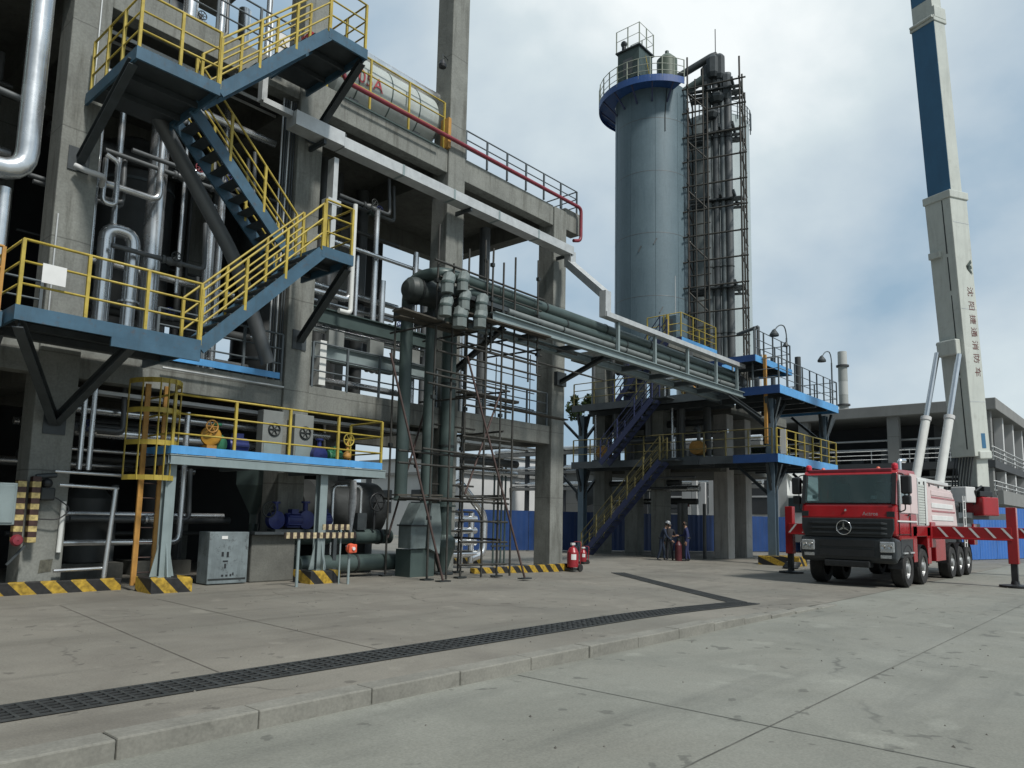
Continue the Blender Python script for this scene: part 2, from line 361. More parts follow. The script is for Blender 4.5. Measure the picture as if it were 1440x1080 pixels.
# a bank of brighter cloud high over the tanks
sp = N.new("ShaderNodeVectorMath"); sp.operation = 'DOT_PRODUCT'; L.new(tc.outputs["Generated"], sp.inputs[0])
def wdir(u, v):
    d = V((u - PX, v - PY, FX)).normalized(); return V((_X.dot(d), _Y.dot(d), _Z.dot(d)))
sp.inputs[1].default_value = wdir(960, -60)
mr = N.new("ShaderNodeMapRange"); mr.inputs[1].default_value = 0.90; mr.inputs[2].default_value = 1.0; mr.inputs[3].default_value = 0; mr.inputs[4].default_value = 0.25; L.new(sp.outputs["Value"], mr.inputs[0])
ad = N.new("ShaderNodeMath"); ad.operation = 'ADD'; L.new(n1.outputs[0], ad.inputs[0]); L.new(mr.outputs[0], ad.inputs[1])
rp = N.new("ShaderNodeValToRGB"); e = rp.color_ramp.elements
e[0].position = 0.38; e[0].color = (0.275, 0.395, 0.505, 1)
e[1].position = 0.80; e[1].color = (0.86, 0.90, 0.90, 1)
for p_, c_ in ((0.46, (0.385, 0.485, 0.57, 1)), (0.55, (0.48, 0.565, 0.625, 1)), (0.66, (0.60, 0.68, 0.71, 1))):
    q = rp.color_ramp.elements.new(p_); q.color = c_
L.new(ad.outputs[0], rp.inputs[0])
sc_ = N.new("ShaderNodeVectorMath"); sc_.operation = 'SCALE'; sc_.inputs["Scale"].default_value = 12.5; L.new(rp.outputs[0], sc_.inputs[0])
mxw = N.new("ShaderNodeMix"); mxw.data_type = 'RGBA'; mxw.inputs[0].default_value = 0.9; L.new(sky.outputs[0], mxw.inputs[6]); L.new(sc_.outputs[0], mxw.inputs[7])
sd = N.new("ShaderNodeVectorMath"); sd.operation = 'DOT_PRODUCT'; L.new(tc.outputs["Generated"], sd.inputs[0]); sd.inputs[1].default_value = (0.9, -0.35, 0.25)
md = N.new("ShaderNodeMapRange"); md.interpolation_type = 'SMOOTHSTEP'; md.inputs[1].default_value = -0.75; md.inputs[2].default_value = 0.25; md.inputs[3].default_value = 0.42; md.inputs[4].default_value = 1.06; L.new(sd.outputs["Value"], md.inputs[0])  # sky dimmed on its unseen left and rear side to deepen shade
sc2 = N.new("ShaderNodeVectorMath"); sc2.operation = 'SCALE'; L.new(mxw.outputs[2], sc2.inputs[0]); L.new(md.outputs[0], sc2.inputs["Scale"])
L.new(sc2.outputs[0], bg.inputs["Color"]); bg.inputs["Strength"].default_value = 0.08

# ------------------------------------------------------------------ ground
def ground(name, col, stain, warm, tyre):
    """cast concrete: cloudy tone, stains, wheel marks, hairline cracks and grit"""
    m = bpy.data.materials.new(name); m.use_nodes = True; nt = m.node_tree; N = nt.nodes; L = nt.links; b = N["Principled BSDF"]
    geo = N.new("ShaderNodeNewGeometry"); P = geo.outputs["Position"]
    def noise(sc_, det=6, rg=0.6, stretch=None, dist=0.0):
        n = N.new("ShaderNodeTexNoise"); n.inputs["Scale"].default_value = sc_; n.inputs["Detail"].default_value = det; n.inputs["Roughness"].default_value = rg; n.inputs["Distortion"].default_value = dist
        if stretch: mp = N.new("ShaderNodeMapping"); mp.inputs["Scale"].default_value = stretch; mp.inputs["Rotation"].default_value = (0, 0, .04); L.new(P, mp.inputs["Vector"]); L.new(mp.outputs[0], n.inputs["Vector"])
        else: L.new(P, n.inputs["Vector"])
        return n.outputs[0]
    def rng(o, a, c, x, y):
        r = N.new("ShaderNodeMapRange"); r.inputs[1].default_value = a; r.inputs[2].default_value = c; r.inputs[3].default_value = x; r.inputs[4].default_value = y; L.new(o, r.inputs[0]); return r.outputs[0]
    def mix(f, a, c, mode='MIX'):
        x = N.new("ShaderNodeMix"); x.data_type = 'RGBA'; x.blend_type = mode
        if isinstance(f, float): x.inputs[0].default_value = f
        else: L.new(f, x.inputs[0])
        for k, q in ((6, a), (7, c)):
            if isinstance(q, tuple): x.inputs[k].default_value = (*q, 1)
            else: L.new(q, x.inputs[k])
        return x.outputs[2]
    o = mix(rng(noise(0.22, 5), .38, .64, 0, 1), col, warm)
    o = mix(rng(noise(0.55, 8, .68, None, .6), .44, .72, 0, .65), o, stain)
    o = mix(rng(noise(1.0, 5, .6, (.16, 1.5, 1)), .54, .70, 0, tyre), o, tuple(c * .55 for c in col))
    o = mix(rng(noise(2.6, 7, .7), .58, .74, 0, .4), o, tuple(c * .6 for c in col))
    o = mix(rng(noise(3.2, 3, .5), .66, .685, 0, .6), o, tuple(c * .35 for c in col))
    o = mix(rng(noise(1.4, 4, .5), .30, .36, .35, 0), o, tuple(min(1, c * 1.35) for c in col))
    g = rng(noise(45, 4, .7), .3, .7, .80, 1.18); o = mix(1.0, o, g, 'MULTIPLY')
    vo = N.new("ShaderNodeTexVoronoi"); vo.feature = 'DISTANCE_TO_EDGE'; vo.inputs["Scale"].default_value = .22
    ds = N.new("ShaderNodeVectorMath"); ds.operation = 'ADD'; nd = N.new("ShaderNodeTexNoise"); nd.inputs["Scale"].default_value = .9; nd.inputs["Detail"].default_value = 6; L.new(P, nd.inputs["Vector"])
    L.new(P, ds.inputs[0]); L.new(nd.outputs["Color"], ds.inputs[1]); L.new(ds.outputs[0], vo.inputs["Vector"])
    cm = N.new("ShaderNodeMath"); cm.operation = 'MULTIPLY'; L.new(rng(vo.outputs["Distance"], 0, .006, .8, 0), cm.inputs[0]); L.new(rng(noise(.35, 3), .5, .6, 0, 1), cm.inputs[1])
    o = mix(cm.outputs[0], o, tuple(c * .35 for c in col))
    L.new(o, b.inputs["Base Color"]); L.new(rng(noise(.8, 6), .3, .7, .62, .9), b.inputs["Roughness"])
    bn = N.new("ShaderNodeBump"); bn.inputs["Strength"].default_value = .18; bn.inputs["Distance"].default_value = .01; L.new(noise(30, 6, .7), bn.inputs["Height"]); L.new(bn.outputs[0], b.inputs["Normal"])
    MATS[name] = m; return m
M_ROAD = ground("road_concrete", (0.228, 0.234, 0.205), (0.14, 0.146, 0.126), (0.195, 0.196, 0.168), .6)
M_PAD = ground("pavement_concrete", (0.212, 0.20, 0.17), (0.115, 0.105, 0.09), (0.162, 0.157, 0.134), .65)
M_KERB = mat("kerb_stone", (0.20, 0.197, 0.172), 0.85, 0, 0.2, 1.5, 0.25, 0, None, 0.55, (0.10, 0.10, 0.085), fine=0.12)
M_JOINT = mat("road_joint_filler", (0.115, 0.118, 0.105), 0.9, 0, 0.5, 2.0)
RZ = -0.14
def padz(x, y):
    t = (x - 0.35 * (y - 5.5) - 10) / 7.5; t = min(1, max(0, t)); return (RZ + 0.008) * t * t * (3 - 2 * t)
b = MB(); b.add([(-900, -900, RZ), (1500, -900, RZ), (1500, 1300, RZ), (-900, 1300, RZ)], [(0, 1, 2, 3)]); struct(b.build("road", M_ROAD, origin=(0, 0, RZ)))
b = MB(); xs = [-40 + i for i in range(0, 96)] ; ys = [5.9 + 0.8 * j for j in range(0, 50)]
vs = [(x, y, padz(x, y)) for y in ys for x in xs]; nx = len(xs)
b.add(vs, [(j * nx + i, j * nx + i + 1, (j + 1) * nx + i + 1, (j + 1) * nx + i) for j in range(len(ys) - 1) for i in range(nx - 1)], True)
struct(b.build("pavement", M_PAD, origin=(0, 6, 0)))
b = MB(); x = -12.0; random.seed(3)
while x < 17.2:
    l = 1.15 if x > 3 else 1.1; z = padz(x + l / 2, 5.8) + random.uniform(-0.006, 0.006); dy = random.uniform(-0.008, 0.008)
    yk = 5.66 - max(0, x - 13) * 0.02
    if z > RZ + 0.012: b.box(x + 0.005, yk + dy, RZ - 0.1, x + l - 0.005, yk + 0.26, z + 0.006)
    x += l
k = b.build("kerb", M_KERB, bevel=0.014); struct(k)
b = MB(); z = RZ + 0.004
b.add([(6.53, -40, z), (6.545, -40, z), (6.545, 5.6, z), (6.53, 5.6, z)], [(0, 1, 2, 3)])
b.add([(-20, 2.73, z + .001), (60, 2.70, z + .001), (60, 2.713, z + .001), (-20, 2.743, z + .001)], [(0, 1, 2, 3)])
struct(b.build("road_joint", M_JOINT))
b = MB()
for (pa, pb) in (((4.6, 14.0), (3.9, 7.3)), ((6.2, 14.0), (5.9, 7.3)), ((-3, 10.4), (13, 10.2))):
    a_, c_ = V((*pa, padz(*pa) + .004)), V((*pb, padz(*pb) + .004)); d = (c_ - a_).normalized(); s = V((-d.y, d.x, 0)) * .008
    b.add([a_ - s, c_ - s, c_ + s, a_ + s], [(0, 1, 2, 3)])
struct(b.build("pavement_joint", mat("pavement_joint_filler", (0.115, 0.105, 0.09), 0.9, 0, 0.4, 2)))

# long slotted drain cover, bent at one corner
dr = thing("drain_grating", "black slotted metal drain cover running along the pavement and bending at its corner", "drain cover", (8, 7, 0))
M_GRATE = mat("black_iron_grate", (0.06, 0.065, 0.066), 0.55, 0.4, 0.25, 6, 0, 0, None, 0.3, (0.09, 0.085, 0.07))
M_PIT = mat("drain_pit", (0.006, 0.006, 0.006), 0.95)
def grate(p, q, wd, name):
    p, q = V(p), V(q); d = (q - p); Ln = d.length; d.normalize(); s = V((-d.y, d.x, 0))
    n = int(Ln / 0.5)
    pit = MB(); bars = MB()
    segs = [p + d * (Ln * i / n) for i in range(n + 1)]
    for i in range(n):
        a_, c_ = segs[i], segs[i + 1]
        za, zc = padz(a_.x, a_.y) + 0.006, padz(c_.x, c_.y) + 0.006
        A, B_ = V((a_.x, a_.y, za)), V((c_.x, c_.y, zc))
        pit.add([A - s * wd / 2, B_ - s * wd / 2, B_ + s * wd / 2, A + s * wd / 2], [(0, 1, 2, 3)])
        up = V((0, 0, 0.008))
        for k_ in range(6):
            o = s * (wd * (k_ / 5 - 0.5)); ww = 0.032 if k_ in (0, 5) else 0.02
            bars.bar(A + o + up, B_ + o + up, ww, 0.012)
        for k_ in range(4):
            c0 = A.lerp(B_, (k_ + 0.5) / 4) + up
            bars.bar(c0 - s * wd / 2, c0 + s * wd / 2, 0.045 if k_ == 0 else 0.028, 0.013)
    pit.build("pit", M_PIT, dr); bars.build("grate", M_GRATE, dr)
grate((-9.5, 6.93, 0), (15.6, 6.93, 0), 0.5, "a"); grate((15.45, 7.1, 0), (21.2, 13.9, 0), 0.42, "b")

# ------------------------------------------------------------------ concrete process building
CX = [-11.55, -6.15, -0.75, 4.65, 10.05, 15.42, 20.85]; CW = 0.74; YF = 16.5
M_DARKW = mat('shade_dark_panel', (0.022, 0.025, 0.026), 0.8, 0, 0.3, 1)  # near-black colour stands in for the deep shade of the bays
bd = thing("process_building", "large open concrete frame building filling the left half, crowded with pipes and stairs", "building", (4.65, 16.5, 0))
for i, x in enumerate(CX):
    for y in (YF, 22.6):
        top = 13.15 if i == 6 else (24 if y == YF else 13.0)
        if i == 5 and y > 20: top = 13.0
        MB().box(x, y, -0.3, x + CW, y + CW, top).build("column", M_CONC, bd, bevel=0.025)
def beamx(x0, x1, y, z0, z1, d=0.42, m=M_CONC): MB().box(x0, y, z0, x1, y + d, z1).build("beam", m, bd, bevel=0.015)
for i in range(6):
    a_, c_ = CX[i] + CW, CX[i + 1]
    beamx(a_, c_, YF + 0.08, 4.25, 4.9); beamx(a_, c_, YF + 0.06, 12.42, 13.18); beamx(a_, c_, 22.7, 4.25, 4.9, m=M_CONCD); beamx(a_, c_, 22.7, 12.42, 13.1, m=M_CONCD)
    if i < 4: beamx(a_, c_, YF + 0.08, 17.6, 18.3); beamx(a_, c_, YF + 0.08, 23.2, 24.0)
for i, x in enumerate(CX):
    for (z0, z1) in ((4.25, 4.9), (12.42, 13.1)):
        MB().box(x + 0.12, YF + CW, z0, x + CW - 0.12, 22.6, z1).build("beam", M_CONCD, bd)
# cantilever end past the last column
MB().box(CX[6] + CW, YF + 0.06, 12.5, 22.5, YF + 0.5, 13.35).build("beam", M_CONC, bd, bevel=0.015)
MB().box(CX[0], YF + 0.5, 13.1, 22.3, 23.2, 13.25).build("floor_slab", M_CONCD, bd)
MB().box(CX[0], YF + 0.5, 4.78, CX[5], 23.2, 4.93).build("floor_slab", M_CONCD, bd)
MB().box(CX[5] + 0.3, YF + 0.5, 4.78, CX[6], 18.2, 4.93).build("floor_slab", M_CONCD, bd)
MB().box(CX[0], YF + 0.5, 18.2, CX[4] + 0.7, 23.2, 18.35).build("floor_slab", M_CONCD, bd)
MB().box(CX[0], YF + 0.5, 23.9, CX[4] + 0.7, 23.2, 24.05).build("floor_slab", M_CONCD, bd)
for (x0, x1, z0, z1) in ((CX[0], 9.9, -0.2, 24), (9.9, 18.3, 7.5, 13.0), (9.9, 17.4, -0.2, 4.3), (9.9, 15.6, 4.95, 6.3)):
    MB().box(x0, 23.3, z0, x1, 23.5, z1).build("shade_backing", M_DARKW, bd)  # dark sheets added behind the open bays to keep them in darkness
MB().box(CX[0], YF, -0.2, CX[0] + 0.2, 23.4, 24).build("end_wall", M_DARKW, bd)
MB().box(6.7, YF - 0.02, 4.92, 9.9, YF + 0.02, 5.07).build("toe_board", M_BLUEL, bd)
rail([(6.9, YF + 0.1, 4.93), (10.0, YF + 0.1, 4.93)], bd, M_GDARK); rail([(10.9, YF + 0.1, 4.93), (15.3, YF + 0.1, 4.93)], bd, M_GDARK)
rail([(16.3, YF + 0.12, 4.93), (20.7, YF + 0.12, 4.93)], bd, M_GDARK)
rail([(16.25, YF + 0.1, 13.25), (22.35, YF + 0.1, 13.3), (22.35, YF + 1.6, 13.3)], bd, M_GDARK, h=0.95, mids=(0.33, 0.64), gap=1.0)
rail([(10.9, YF + 0.15, 13.25), (15.3, YF + 0.15, 13.25)], bd, M_YEL, h=1.5, mids=(0.5, 1.0), gap=1.5)
rail([(-0.5, YF + 0.15, 13.25), (4.6, YF + 0.15, 13.25)], bd, M_YEL); rail([(5.5, YF + 0.15, 13.25), (10.0, YF + 0.15, 13.25)], bd, M_GDARK)
rail([(-5, YF + 0.12, 4.93), (4.6, YF + 0.12, 4.93)], bd, M_GDARK)
MB().box(15.3, YF - 0.06, 13.2, 15.42, YF + 0.3, 14.2).build("cable_cover", M_ORANGE, bd)
for x in (10.9, 15.0):
    pass

# ------------------------------------------------------------------ zig-zag steel staircase on the building front
st = thing("steel_staircase", "blue steel zigzag outside staircase with yellow handrails on the concrete building", "staircase", (6.6, 14, 0))
def landing(x0, x1, y0, y1, z, t=0.2, name="landing"):
    b = MB(); b.box(x0 + .05, y0 + .05, z - 0.03, x1 - .05, y1, z)
    for yy in (y0 + 0.9, y0 + 1.7):
        if yy < y1 - 0.2: b.bar((x0 + .05, yy, z - .1), (x1 - .05, yy, z - .1), .07, .12)
    o = b.build(name, M_DSTEEL, st)
    e = MB(); e.box(x0, y0, z - t, x1, y0 + .05, z + .05); e.box(x0, y0 + .05, z - t, x0 + .05, y1, z + .05); e.box(x1 - .05, y0 + .05, z - t, x1, y1, z + .05)
    e.build("edge_channel", M_BLUE, o)
    return o
YS = 13.9
landing(3.5, 6.62, YS, 16.45, 4.84); landing(9.22, 10.08, YS, 16.0, 7.52); landing(5.0, 6.64, YS, 16.45, 10.14); landing(9.1, 10.2, YS, 16.45, 12.72)
MB().bar((5.0, YS + .03, 4.56), (6.62, YS + .03, 4.56), .06, .17).build("edge_channel", M_BLUE, st)
landing(1.2, 3.46, 14.4, 16.45, 4.78)
flight((6.6, YS + .03, 4.84), (9.24, YS + .03, 7.52), (0, 1, 0), 0.82, st, M_BLUE, M_DSTEEL)
flight((9.22, 15.0, 7.52), (6.62, 15.0, 10.14), (0, 1, 0), 0.82, st, M_BLUE, M_DSTEEL, rm=M_YEL)
flight((6.62, YS + .03, 10.14), (9.12, YS + .03, 12.72), (0, 1, 0), 0.82, st, M_BLUE, M_DSTEEL)
rail([(3.55, 16.3, 4.86), (3.55, YS + .05, 4.86), (6.58, YS + .05, 4.86)], st, gap=1.0)
rail([(1.25, 14.45, 4.8), (3.4, 14.45, 4.8)], st, M_ORANGE, gap=1.0)
rail([(9.3, YS + .05, 7.54), (10.04, YS + .05, 7.54), (10.04, 15.9, 7.54)], st, gap=.9)
rail([(5.05, 16.3, 10.16), (5.05, YS + .05, 10.16), (6.6, YS + .05, 10.16)], st, gap=.85)
rail([(9.15, YS + .05, 12.74), (10.15, YS + .05, 12.74), (10.15, 16.3, 12.74)], st, gap=.9, h=1.2)
for p, q in (((5.02, YS + .2, 9.95), (5.02, 16.45, 8.75)), ((10.15, YS + .15, 12.5), (10.5, 16.45, 11.6)), ((10.02, YS + .15, 7.3), (10.4, 16.45, 6.0)),
             ((3.6, YS + .1, 4.6), (5.0, 16.45, 3.3)), ((5.4, YS + .1, 4.6), (5.02, 16.45, 3.3)), ((3.56, 15.0, 4.6), (3.56, 16.6, 2.9))):
    MB().ibeam(p, q, .16, .17, .02).build("brace", M_DSTEEL, st)
sg = MB(); sg.box(3.83, YS - .03, 5.33, 4.19, YS - .015, 5.66); sg.build("sign_plate", M_PAPER, st)
sg = MB(); sg.box(9.05, YS + 2.3, 13.1, 9.45, YS + 2.315, 13.7); so_ = sg.build("sign_plate", M_PAPER, st)
tr = MB()
for k in range(3):
    a0 = PI / 2 + k * 2 * PI / 3; a1 = a0 + 2 * PI / 3; c = V((9.25, YS + 2.29, 13.42)); r_ = .14
    tr.bar(c + V((math.cos(a0) * r_, 0, math.sin(a0) * r_)), c + V((math.cos(a1) * r_, 0, math.sin(a1) * r_)), .012, .03, (0, 1, 0))
tr.build("warning_triangle", M_YEL, so_)
# red fire cabinet on the top landing
fc = thing("fire_cabinet", "red box half hidden behind the yellow rail of the highest stair landing", "cabinet", (9.75, 15.6, 12.75))
MB().box(9.55, 15.4, 12.78, 10.0, 15.85, 13.6).build("box", M_RED, fc, bevel=.02); MB().box(9.6, 15.385, 12.9, 9.95, 15.4, 13.5).build("door", M_REDP, fc); MB().tube([(9.9, 15.37, 13.1), (9.9, 15.37, 13.25)], .012, 6).build("handle", M_CHROME, fc)

# ------------------------------------------------------------------ low equipment platform
pf = thing("equipment_platform", "low grey steel platform with bright blue toe board and yellow railing", "platform", (6.7, 14.9, 0))
YB = 14.9
b = MB(); b.ibeam((6.64, YB + .09, 2.63), (12.12, YB + .09, 2.63), .18, .2, .02); b.build("front_beam", M_GSTEEL, pf)
b = MB(); b.bar((6.66, YB + .02, 2.62), (12.1, YB + .02, 2.62), .012, .16); b.build("beam_web", M_GSTEEL, pf)
b = MB(); b.box(6.7, YB + .2, 2.7, 12.05, 16.4, 2.735); b.build("deck", M_DSTEEL, pf)
for x in (6.68, 8.5, 10.3, 12.0): MB().bar((x, YB + .2, 2.6), (x, 16.4, 2.6), .1, .16).build("cross_beam", M_GDARK, pf)
b = MB(); b.box(6.66, YB + .03, 2.745, 12.0, YB + .05, 2.91); b.box(6.66, YB + .05, 2.745, 6.68, 16.35, 2.91); b.build("toe_board", M_BLUEL, pf)
rail([(6.7, 16.3, 2.74), (6.7, YB + .1, 2.74), (12.0, YB + .1, 2.74), (12.0, 16.3, 2.74)], pf, h=1.22, mids=(.42, .83), gap=1.32)
for x in (6.78, 10.42):
    b = MB(); b.ibeam((x, YB + .3, 0.2), (x, YB + .3, 2.53), .2, .2, .02, up=(0, 1, 0)); b.box(x - .13, YB + .17, .29, x + .13, YB + .43, .31)
    for s in (-1, 1): b.prism([(x + s * .1, YB + .3, .3), (x + s * .24, YB + .3, .3), (x + s * .1, YB + .3, .95)], (0, .02, 0)); 
    b.prism([(x, YB + .2, .3), (x, YB + .06, .3), (x, YB + .2, .95)], (.02, 0, 0))
    b.build("post", M_GSTEEL, pf)
for n_, x0 in (("left", 6.45), ("right", 10.03)):
    f = MB(); f.box(x0, YB - .02, -.1, x0 + .82, YB + .72, .29); f.build("striped_footing", M_HAZY, pf, bevel=.015)
# caged ladder
ld = thing("caged_ladder", "yellow caged ladder climbing to the low equipment platform", "ladder", (6.5, 15.6, 0))
for x in (6.46, 6.84):
    b = MB(); b.bar((x, 15.75, .1), (x, 15.75, 4.2), .10, .05, (0, 1, 0)); b.build("rail", M_ORANGE, ld)
for k in range(13):
    z = .35 + k * .3; MB().tube([(6.46, 15.75, z), (6.84, 15.75, z)], .014, 6).build("rung", M_SCAFO, ld)
hp = [(6.55 + .48 * math.cos(t), 15.75 - .05 - .72 * math.sin(t)) for t in [PI * k / 10 for k in range(11)]]
for z in (2.25, 2.95, 3.6, 4.2):
    b = MB()
    for i in range(10): b.bar((*hp[i], z), (*hp[i + 1], z), .014, .10)
    b.build("cage_hoop", M_YEL, ld)
for i in (0, 2, 4, 5, 6, 8, 10):
    MB().bar((*hp[i], 2.2), (*hp[i], 4.24), .05, .014).build("cage_strap", M_YEL, ld)

# striped kerb walls
tag(MB().box(-11, 16.02, -.2, 6.35, 16.2, .23).build("striped_kerb_wall", M_HAZY, bevel=.01), "long low black and yellow striped kerb wall at the foot of the leftmost concrete column", "kerb wall")
tag(MB().box(15.9, 15.35, -.3, 20.5, 15.55, .12).build("striped_kerb_wall", M_HAZY, bevel=.01), "low black and yellow striped kerb wall beside the red fire extinguisher trolley", "kerb wall")
tag(MB().box(17.0, 19.5, -.3, 20.5, 19.7, .12).build("striped_kerb_wall", M_HAZY, bevel=.01), "dim striped kerb wall further back between scaffold and blue hoarding", "kerb wall")

# ------------------------------------------------------------------ pipes of the left bays
pipe("tall_pipe", "thickest blue tinted silver pipe rising along the left edge and turning sideways", [(-3, 16.0, 7.88), (3.97, 16.0, 7.88), (3.97, 16.0, 24)], .2, M_CLAD, R=.5, n=20)
pipe("tall_pipe", "short silver pipe standing below the big elbow at the left edge", [(3.72, 16.2, 4.9), (3.72, 16.2, 7.6)], .11, M_CLAD)
pipe("tall_pipe", "greenish pipe at the extreme upper left corner", [(3.1, 16.6, 8.4), (3.1, 16.6, 24)], .13, mat("teal_clad", (.30, .42, .42), .3, .6, .1, 4))
pipe("cross_pipe", "dull grey pipe slanting between the big left pipe and the picture edge", [(2.2, 16.9, 9.9), (4.4, 16.9, 9.75)], .07, M_PIPEG)
pipe("tall_pipe", "thick shiny silver pipe standing left of the slanting grey duct", [(7.2, 18, 4.9), (7.2, 18, 12.4)], .22, M_CLAD, n=18)
pipe("tall_pipe", "thin silver pipe next to the column under the upper left landing", [(6.3, 18, 4.9), (6.3, 18, 12.4)], .075, M_CLAD)
pipe("tall_pipe", "thinnest silver pipe between the two thick silver pipes", [(7.85, 18, 6.9), (7.85, 18, 12.4)], .045, M_CLAD)
pipe("tall_pipe", "silver pipe behind the lower end of the slanting grey duct", [(8.6, 18, 4.9), (8.6, 18, 9.4)], .13, M_CLAD, n=16)
pipe("u_bend_pipe", "dark silver upside down U shaped pipe beside the left column", [(6.02, 17.6, 4.9), (6.02, 17.6, 7.9), (6.62, 17.6, 7.9), (6.62, 17.6, 4.9)], .15, M_CLAD, R=.32, n=16, flange=[((6.62, 17.6, 6.3), (6.62, 17.6, 6.4))])
pipe("u_bend_pipe", "small bright looped pipe against the right side of the left column", [(5.75, 17.2, 9.3), (5.75, 17.2, 8.3), (6.02, 17.2, 8.3), (6.02, 17.2, 9.3), (5.75, 17.2, 9.4)], .055, M_CLAD, R=.12)
pipe("slanting_duct", "long grey duct slanting down behind the stair flights", [(6.35, 16.25, 10.3), (8.47, 16.25, 7.44), (9.42, 16.25, 5.2)], .17, M_PIPEG, R=.6, n=18)
pipe("drain_pipe", "slim white pipe hanging right of the middle stair landing and turning left at its foot", [(11.72, 16.2, 10.0), (11.72, 16.2, 6.95), (11.35, 16.2, 6.95)], .065, M_WHITE, R=.12)
pipe("ceiling_pipe", "silver pipe running sideways under the floor right of the second column", [(10.9, 17.2, 6.62), (15.2, 17.2, 6.62)], .11, M_CLAD)
for i, (x0, x1, y, z, r, lab) in enumerate(((5.4, 10, 19.3, 7.6, .09, "silver pipe crossing behind the thick upright pipes, upper one"), (5.4, 10, 19.3, 6.5, .12, "silver pipe crossing low behind the thick upright pipes"), (5.4, 10, 20.2, 10.9, .2, "dark pipe crossing below the ceiling behind the upper stair flight"),
        (5.0, 12.2, 17.6, 3.75, .09, "bright pipe crossing behind the ladder cage, upper one"), (5.0, 12.2, 17.8, 3.3, .12, "bright pipe crossing behind the ladder cage, lower one"), (5.4, 12, 18.6, 2.95, .05, "thin bright pipe crossing just above the blue toe board"),
        (11, 15.2, 18.5, 8.3, .09, "pipe crossing behind the white hanging pipe, upper one"), (11, 15.2, 18.7, 7.9, .07, "pipe crossing behind the white hanging pipe, lower one"))):
    pipe("cross_pipe", lab, [(x0, y, z), (x1, y, z)], r, M_CLAD if r < .19 else M_PIPED)
for i, (x, y, z0, z1, r, m, lab) in enumerate(((12.9, 17.6, 7.0, 9.2, .06, M_CLAD, "bright pipe stub over the railing left of the third column"), (13.55, 17.6, 6.9, 10.8, .09, M_CLAD, "bright upright pipe left of the third column"), (14.1, 17.9, 6.9, 8.8, .1, M_CLAD, "short bright pipe close to the left side of the third column"),
        (12.4, 18.8, 4.9, 12.4, .2, M_PIPED, "dark upright pipe in the shade left of the third column"), (13.2, 19.4, 4.9, 12.4, .28, M_PIPED, "thickest dark upright pipe in the shade left of the third column"), (14.6, 19.8, 4.9, 12.4, .22, M_PIPED, "dark upright pipe just behind the third column"),
        (5.62, 16.75, 2.4, 4.2, .055, M_CLAD, "left one of two bright pipes beside the left column above the hose"), (5.8, 16.75, 2.4, 4.2, .055, M_CLAD, "right one of two bright pipes beside the left column above the hose"))):
    pipe("tall_pipe", lab, [(x, y, z0), (x, y, z1)], r, m)
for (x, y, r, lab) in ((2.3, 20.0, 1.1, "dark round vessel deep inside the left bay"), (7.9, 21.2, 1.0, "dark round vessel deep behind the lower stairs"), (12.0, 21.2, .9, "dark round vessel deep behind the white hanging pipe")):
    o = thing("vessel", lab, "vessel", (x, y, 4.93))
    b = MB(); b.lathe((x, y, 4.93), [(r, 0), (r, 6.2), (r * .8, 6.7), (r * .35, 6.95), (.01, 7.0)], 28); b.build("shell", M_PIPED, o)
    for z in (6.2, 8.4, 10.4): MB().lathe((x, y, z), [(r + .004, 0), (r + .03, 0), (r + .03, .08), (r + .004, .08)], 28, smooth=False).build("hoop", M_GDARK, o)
for (x, z0, lab) in ((1.5, 13.25, "grey equipment skid behind the upper left railing"), (7.2, 13.25, "grey equipment skid behind the upper stair flight")):
    o = thing("equipment_skid", lab, "machine", (x, 18.5, z0))
    MB().box(x - 1.2, 18, z0, x + 1.2, 19.6, z0 + .25).build("base", M_GDARK, o); b = MB(); b.lathe((x - 1, 18.8, z0 + .95), [(.01, 0), (.6, .02), (.6, 1.9), (.01, 2.0)], 22, axis=(1, 0, 0)); b.build("drum", M_PIPEG, o)
    MB().tube([(x, 18.8, z0 + 1.5), (x, 18.8, z0 + 3.8)], .16, 14).build("riser", M_CLAD, o)
for (p, q, lab) in (((5.05, 16.3, 2.32), (6.6, 16.3, 2.3), "upper one of two thin bright pipes leaving the banded guards"), ((5.15, 16.3, 2.06), (6.25, 16.3, 2.03), "lower one of two thin bright pipes leaving the banded guards"), ((5.2, 16.35, .4), (6.1, 16.35, .42), "bright pipe lying low between the left column and its upright")):
    pipe("thin_pipe", lab, [p, q], .035, M_CLAD)
pipe("thin_pipe", "silver upright pipe right of the left column near the ground", [(6.2, 16.3, 2.02), (6.1, 16.3, .1)], .05, M_CLAD)
pipe("thin_pipe", "short white conduit on the right edge of the left column", [(5.3, 16.42, 1.74), (5.28, 16.42, .75)], .045, M_WHITE)
pipe("conduit", "thin pale conduit along the face of the lower concrete beam", [(7.0, 16.44, 4.72), (10.0, 16.44, 4.72)], .025, M_GALV)
# cable bundle by the second column
cb = thing("cable_bundle", "dark bundle of cables running down left of the second concrete column", "cables", (9.9, 16.6, 4.9))
for k in range(6): MB().tube([(9.62 + k * .07, 16.62 + .03 * (k % 2), 4.9), (9.62 + k * .07 + random.uniform(-.03, .03), 16.62, 8), (9.64 + k * .07, 16.62, 12.3)], .022, 6).build("cable", M_DSTEEL if k % 3 else M_GALV, cb)

